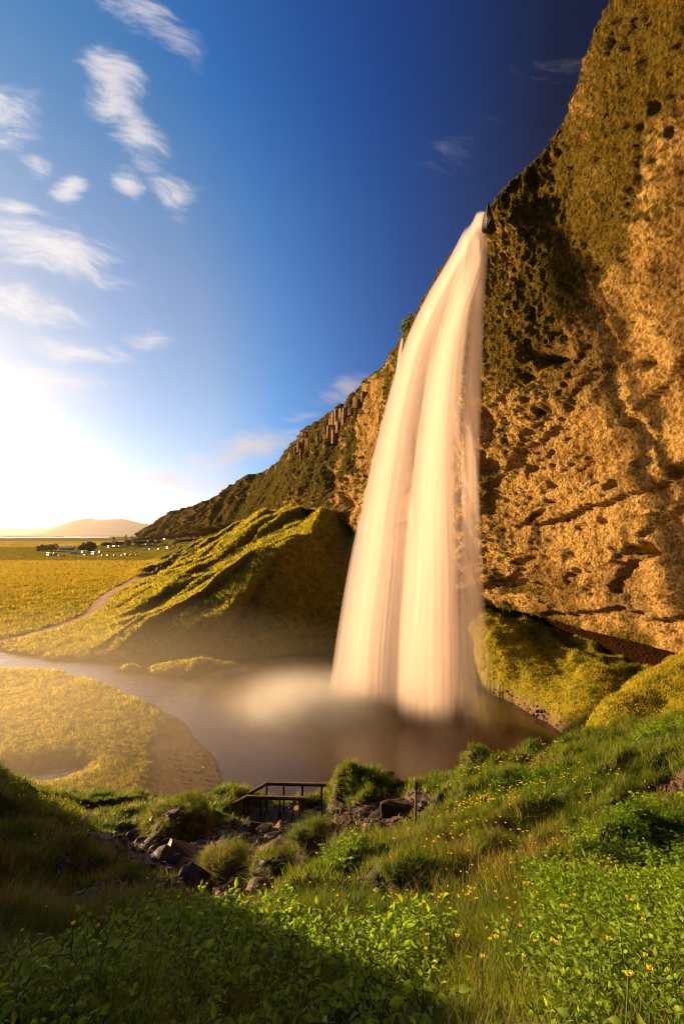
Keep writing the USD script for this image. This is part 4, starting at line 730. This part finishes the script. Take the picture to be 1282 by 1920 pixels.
for i in order:
    rt = x[i] > .12
    if kk[i] not in roots:
        p = empty('leafy_plant', (x[i], y[i], z[i]), yaw[i], sc[i]); st_, lv = protos[kk[i]]; obj('stem', st_, M_STEM, p)
        for v, f in lv: obj('leaf', (v, f), M_PLANT, p, smooth=True)
        roots[kk[i]] = p
    else: p = copy_of(roots[kk[i]], (x[i], y[i], z[i]), yaw[i], sc[i])
    tag(p, PL_LAB[bool(rt)], 'plant', 'leafy plants at lower right' if rt else 'leafy plants at lower left')
i = ~solo
tag(scatter('leafy_plants', [(joined(*p), M_PLANT, False) for p in protos], np.stack([x[i], y[i], z[i]], 1), np.radians(yaw[i]), sc[i], kk[i]), 'leafy green ground cover further up the slope', 'ground cover', kind='stuff')

# buttercups
M_YELLOW = leafy('petal_yellow', [(.6, .46, .02), (.75, .6, .04)], .4, .35); M_PINK = leafy('petal_pink', [(.5, .2, .22), (.6, .3, .3)], .5, .35)
def blossom(R, n=5, cup=.5):
    vs, fs = [], []
    for k in range(n):
        a = k * 6.283 / n; v, f = leaf_mesh(R, R * 1.1, .2, -cup); fs.append(f + 15 * k); vs.append(v @ rotm(a, -.35, 0).T)
    return np.vstack(vs), np.vstack(fs)
def flower_root(name, m_, R, h, loc, rz, sc):
    p = empty(name, loc, rz, sc); obj('stem', bar((0, 0, -.05), (.015, .005, h), .0024, .0024), M_STEM, p); v, f = blossom(R); obj('blossom', (v + [.015, .005, h], f), m_, p, smooth=True); return p
x, y, r = sprinkle(5200, 1.2, 14, .82, seed=91); px = CX + F * x / y
keep = r.random(len(x)) < sstep(.46, .62, f2(x, y, 1.2, 3, 92)) * np.where(px > 560, 1, .35) * (1 - hh(x, y)); x, y = x[keep], y[keep]; o_ = np.argsort(y); x, y = x[o_], y[o_]; z = hz(x, y)
n = min(220, len(x)); proto = None
for k in range(n):
    loc, s__ = (x[k], y[k], z[k] + .03), r.uniform(.8, 1.2) * (1 + .03 * y[k])
    if proto is None: p = proto = flower_root('yellow_flower', M_YELLOW, .0105, .2, loc, 0, s__)
    else: p = copy_of(proto, loc, r.uniform(0, 360), s__)
    tag(p, 'small yellow flower on a thin stem among the grass and leaves', 'flower', 'yellow flowers in the grass')
v, f = blossom(.013); bl = trimesh.util.concatenate([trimesh.Trimesh(v + [0, 0, .2], f, process=False)])
if len(x) > n: tag(scatter('yellow_flowers', [(bl, M_YELLOW, False)], np.stack([x[n:], y[n:], z[n:] + .03], 1), r.uniform(0, 6, len(x) - n), 1.0 + .07 * y[n:], np.zeros(len(x) - n, int)), 'scattered yellow flowers further up the grass slope', 'flowers', kind='stuff')
for k, (px_, row, Y, lab) in enumerate(((1231, 1888, 1.75, 'pink flower spike at the bottom right corner'), (1149, 1803, 2.3, 'pink flower spike among the leaves right of the grass patch'))):
    x_ = (px_ - CX) / F * Y; zt = CAMZ - (row - HY) / F * Y; p = empty('pink_flower', (x_, Y, zt)); tag(p, lab, 'flower'); zb = float(hz(np.array([x_]), np.array([Y]))[0]) - zt
    obj('stem', bar((0, 0, zb), (0, 0, 0), .004, .004), M_STEM, p)
    for q in range(4): v, f = blossom(.011); obj('blossom', (v + [.004 * math.sin(q * 2), .004 * math.cos(q * 2), -.014 * q], f), M_PINK, p, smooth=True)

# ------------------------------------------------------------------ rocks
def place_rock(loc, size, rz, tiltx, k, mat_, label, group=None, name='rock', sub=2):
    m = rock_mesh(500 + k, size * RNG.uniform(.8, 1.3), size * RNG.uniform(.7, 1.1), size * RNG.uniform(.35, .75), 16, .08, sub)
    m.apply_transform(trimesh.transformations.euler_matrix(tiltx, RNG.uniform(-.5, .5), rz)); m.apply_translation(loc); return tag(obj(name, m, mat_, smooth=28), label, name, group)
x, y, r = sprinkle(1500, 4.2, 15.8, .8, seed=95); h_ = hh(x, y); keep = (h_ > .6) & (x < 4); x, y = x[keep][:150], y[keep][:150]; z = hz(x, y)
for k in range(len(x)):
    px = CX + F * x[k] / y[k]
    lab, grp = ('dark angular stone in the rocky hollow below the staircase', 'stones below the staircase') if y[k] > 9.5 else ('dark wet stone lying in the shaded gully at left of centre', 'stones in the shaded gully')
    place_rock((x[k], y[k], z[k] - .01), r.uniform(.09, .25) * (1 + .02 * y[k]), r.uniform(0, 6), r.uniform(-.5, .5), k, M_WETROCK if r.random() < .8 else M_DRYROCK, lab, grp)
def by_px(px, row, Y, size, mat_, label, k, name='boulder', tilt=0., rz=0.): return place_rock(tuple(P(px, row, Y)), size, rz, tilt, k, mat_, label, None, name, 3)
by_px(628, 1566, 10.2, .32, M_DRYROCK, 'rusty orange upright stone catching the sun in the middle of the hollow', 700, tilt=1.2)
by_px(712, 1565, 10.8, .28, M_DRYROCK, 'brown sunlit stone at the right edge of the rocky hollow', 701, tilt=.5)
by_px(746, 1517, 13.2, .5, M_WETROCK, 'large dark boulder left of the marker post', 702)
by_px(843, 1459, 15.2, .34, M_DRYROCK, 'reddish brown boulder on the grassy rim below the mossy block', 703)
by_px(955, 1432, 14.8, .42, M_DRYROCK, 'low mossy boulder on the rim right of the mossy block', 704)
by_px(690, 1605, 8.6, .26, M_DRYROCK, 'rusty stone lying under the grass edge right of the round hummock', 705)
by_px(545, 1668, 6.6, .32, M_WETROCK, 'black upright stone beside the tall grassy hummock', 706, tilt=1.0)
by_px(275, 1668, 7.0, .4, M_WETROCK, 'pointed dark slab leaning in the gully at left', 707, tilt=.9)
by_px(345, 1618, 8.8, .45, M_WETROCK, 'broad flat grey slab below the largest grass mound', 708)
by_px(480, 1560, 12.2, .42, M_WETROCK, 'dark boulder just below the staircase landing', 709)
by_px(535, 1562, 12.0, .3, M_WETROCK, 'small dark boulder under the front handrail', 710)
by_px(1240, 1502, 7.9, .13, M_DRYROCK, 'brown flat stone in the bare trail on the right slope', 711)
by_px(1160, 1520, 7.9, .11, M_DRYROCK, 'small brown stone at the left end of the bare trail on the right slope', 712)
m = rock_mesh(720, 1.0, .5, .34, 18, .08, 3); m.apply_translation([*G(725, 1453), -.02]); tag(obj('boulder', m, M_WETROCK, smooth=28), 'low dark rock breaking the surface of the pool', 'boulder')
M_MOSSROCK = plain('mossy_rock', (.10, .09, .018), .9, .5, 5., .9)
m = rock_mesh(721, .62, .5, .62, 18, .08, 3); m.apply_translation(P(893, 1447, 15)); tag(obj('mossy_boulder', m, M_MOSSROCK, smooth=35), 'tall moss covered block on the rim, overlooking the pool', 'boulder')
m = rock_mesh(722, .5, .5, .3, 18, .08, 3); m.apply_translation(P(925, 1452, 14.9)); tag(obj('mossy_boulder', m, M_MOSSROCK, smooth=35), 'smaller mossy block leaning on the tall one at the rim', 'boulder')
# pebbles of the hollow and shore stones: nobody counts them
def stone_protos(seed): return [(rock_mesh(seed + k, 1, .8, .55, 12, .06, 1), (M_WETROCK, M_DRYROCK)[k % 2], False) for k in range(4)]
x, y, r = sprinkle(16000, 4, 16, .85, seed=96); keep = hh(x, y) > .45; x, y = x[keep], y[keep]
tag(scatter('gravel', stone_protos(800), np.stack([x, y, hz(x, y) + .005], 1), r.uniform(0, 6, len(x)), r.uniform(.02, .085, len(x)), r.integers(0, 4, len(x))), 'dark stony rubble on the floor of the rocky hollow', 'rubble', kind='stuff')
shx, shy = RNG.uniform(-30, 30, 60000), RNG.uniform(30, 75, 60000); si = np.maximum(signed(water_poly, shx, shy), -99); zv = vz(shx, shy)
keep = (zv > -.25) & (zv < .22 + .8 * (shx > 18)) & ((np.abs(shx) > 0)) & (RNG.random(60000) < np.where(shx > 15, .5, .35)); keep &= RNG.random(60000) < .55; shx, shy, zv = shx[keep], shy[keep], zv[keep]
tag(scatter('shore_stones', stone_protos(820), np.stack([shx, shy, zv], 1), RNG.uniform(0, 6, len(shx)), RNG.gamma(2., .035, len(shx)) + .03 + .12 * (shx > 18), RNG.integers(0, 4, len(shx))), 'loose brown stones along the shore of the pool', 'stones', kind='stuff')

# ------------------------------------------------------------------ meadow grass, cliff moss
n = 230000; y = 25 * np.exp(RNG.random(n) ** .92 * math.log(1500 / 25)); u = RNG.uniform(-.82, .8, n); x = u * y; z = vz(x, y)
b_ = RGI((np.log(ys), us), bare.reshape(XX.shape), bounds_error=False, fill_value=1)(np.stack([np.log(y), u], -1)); dpath = cKDTree(pl).query(np.stack([x, y], 1))[0]
cl = cKDTree(np.vstack([foot[:, :2]])).query(np.stack([x, y], 1))[0]
keep = (z > .12) & (RNG.random(n) > b_) & (dpath > np.clip(y * .021, 1.6, 3.4)) ; x, y, z = x[keep], y[keep], z[keep]; n = len(x)
s_ = np.clip(y / 70, .55, 2.4) * RNG.uniform(.55, 1.25, n) * (.6 + .8 * f2(x, y, 5, 3, 97)) * np.where((y > 360) & (y < 760), .35, 1); up = slope_up(x, y, vz, .5); up[:, 2] += .8
g = scatter('meadow_grass', [(tuft(50, 9, .55, .085, .38, .8, 2), M_GOLD, False), (tuft(51, 10, .42, .09, .42, 1.0, 2), M_GOLD, False), (tuft(52, 8, .6, .08, .36, .7, 2), M_GRASS, False), (tuft(53, 9, .42, .08, .4, .9, 2), M_DRYGOLD, False)], np.stack([x, y, z], 1), RNG.uniform(0, 6.28, n), s_, np.where((y > 95) & (z < 3.0 + .01 * y) & (RNG.random(n) < .3 + .6 * sstep(100, 190, y) * f2(x, y, 40, 3, 98) * 1.6), 3, RNG.choice(3, n, p=[.42, .4, .18])), up=up)
tag(g, 'golden green grass on the meadow and talus slopes', 'grass', kind='stuff')
cand = np.where((moss > .5) & (v3[:, 1] < 330) & (tf < 1.02))[0]; wgt = np.clip(v3[cand, 1], 30, 300) ** 1.0; pick = RNG.choice(cand, 42000, p=wgt / wgt.sum())
nf = nn.reshape(-1, 3)[pick]; sgn = np.sign(np.sum(nf * np.concatenate([np.repeat(nrm[:, :1], 5, 1), nrm, np.repeat(nrm[:, -1:], 5, 1)], 1).reshape(-1, 2)[pick] @ np.eye(2, 3), axis=1, keepdims=True) if False else np.sum(nf[:, :2] * np.repeat(nrm[:, NT // 2][:, None], TF.shape[1], 1).reshape(-1, 2)[pick], axis=1, keepdims=True)); nf = nf * np.where(sgn == 0, 1, sgn)
up = nf * .7 + np.array([0, 0, .45])
def moss_clump(seed):
    v, f = blob_foliage(34, (.42, .42, .25), .13, seed, .3); return v, f
M_MOSS = leafy('moss_leaf', [(.035, .035, .006), (.075, .07, .01), (.13, .1, .016)], .7, .3)
g = scatter('moss', [(moss_clump(60), M_MOSS, False), (moss_clump(61), M_MOSS, False), (tuft(62, 12, .55, .07, .25, 1.4, 2), M_MOSS, False)], v3[pick], RNG.uniform(0, 6.28, len(pick)), np.clip(v3[pick, 1] / 75, .4, 3.0) * RNG.uniform(.35, 1.1, len(pick)), RNG.choice(3, len(pick), p=[.2, .2, .6]), parent=cliff, up=up)
tag(g, kind='stuff')
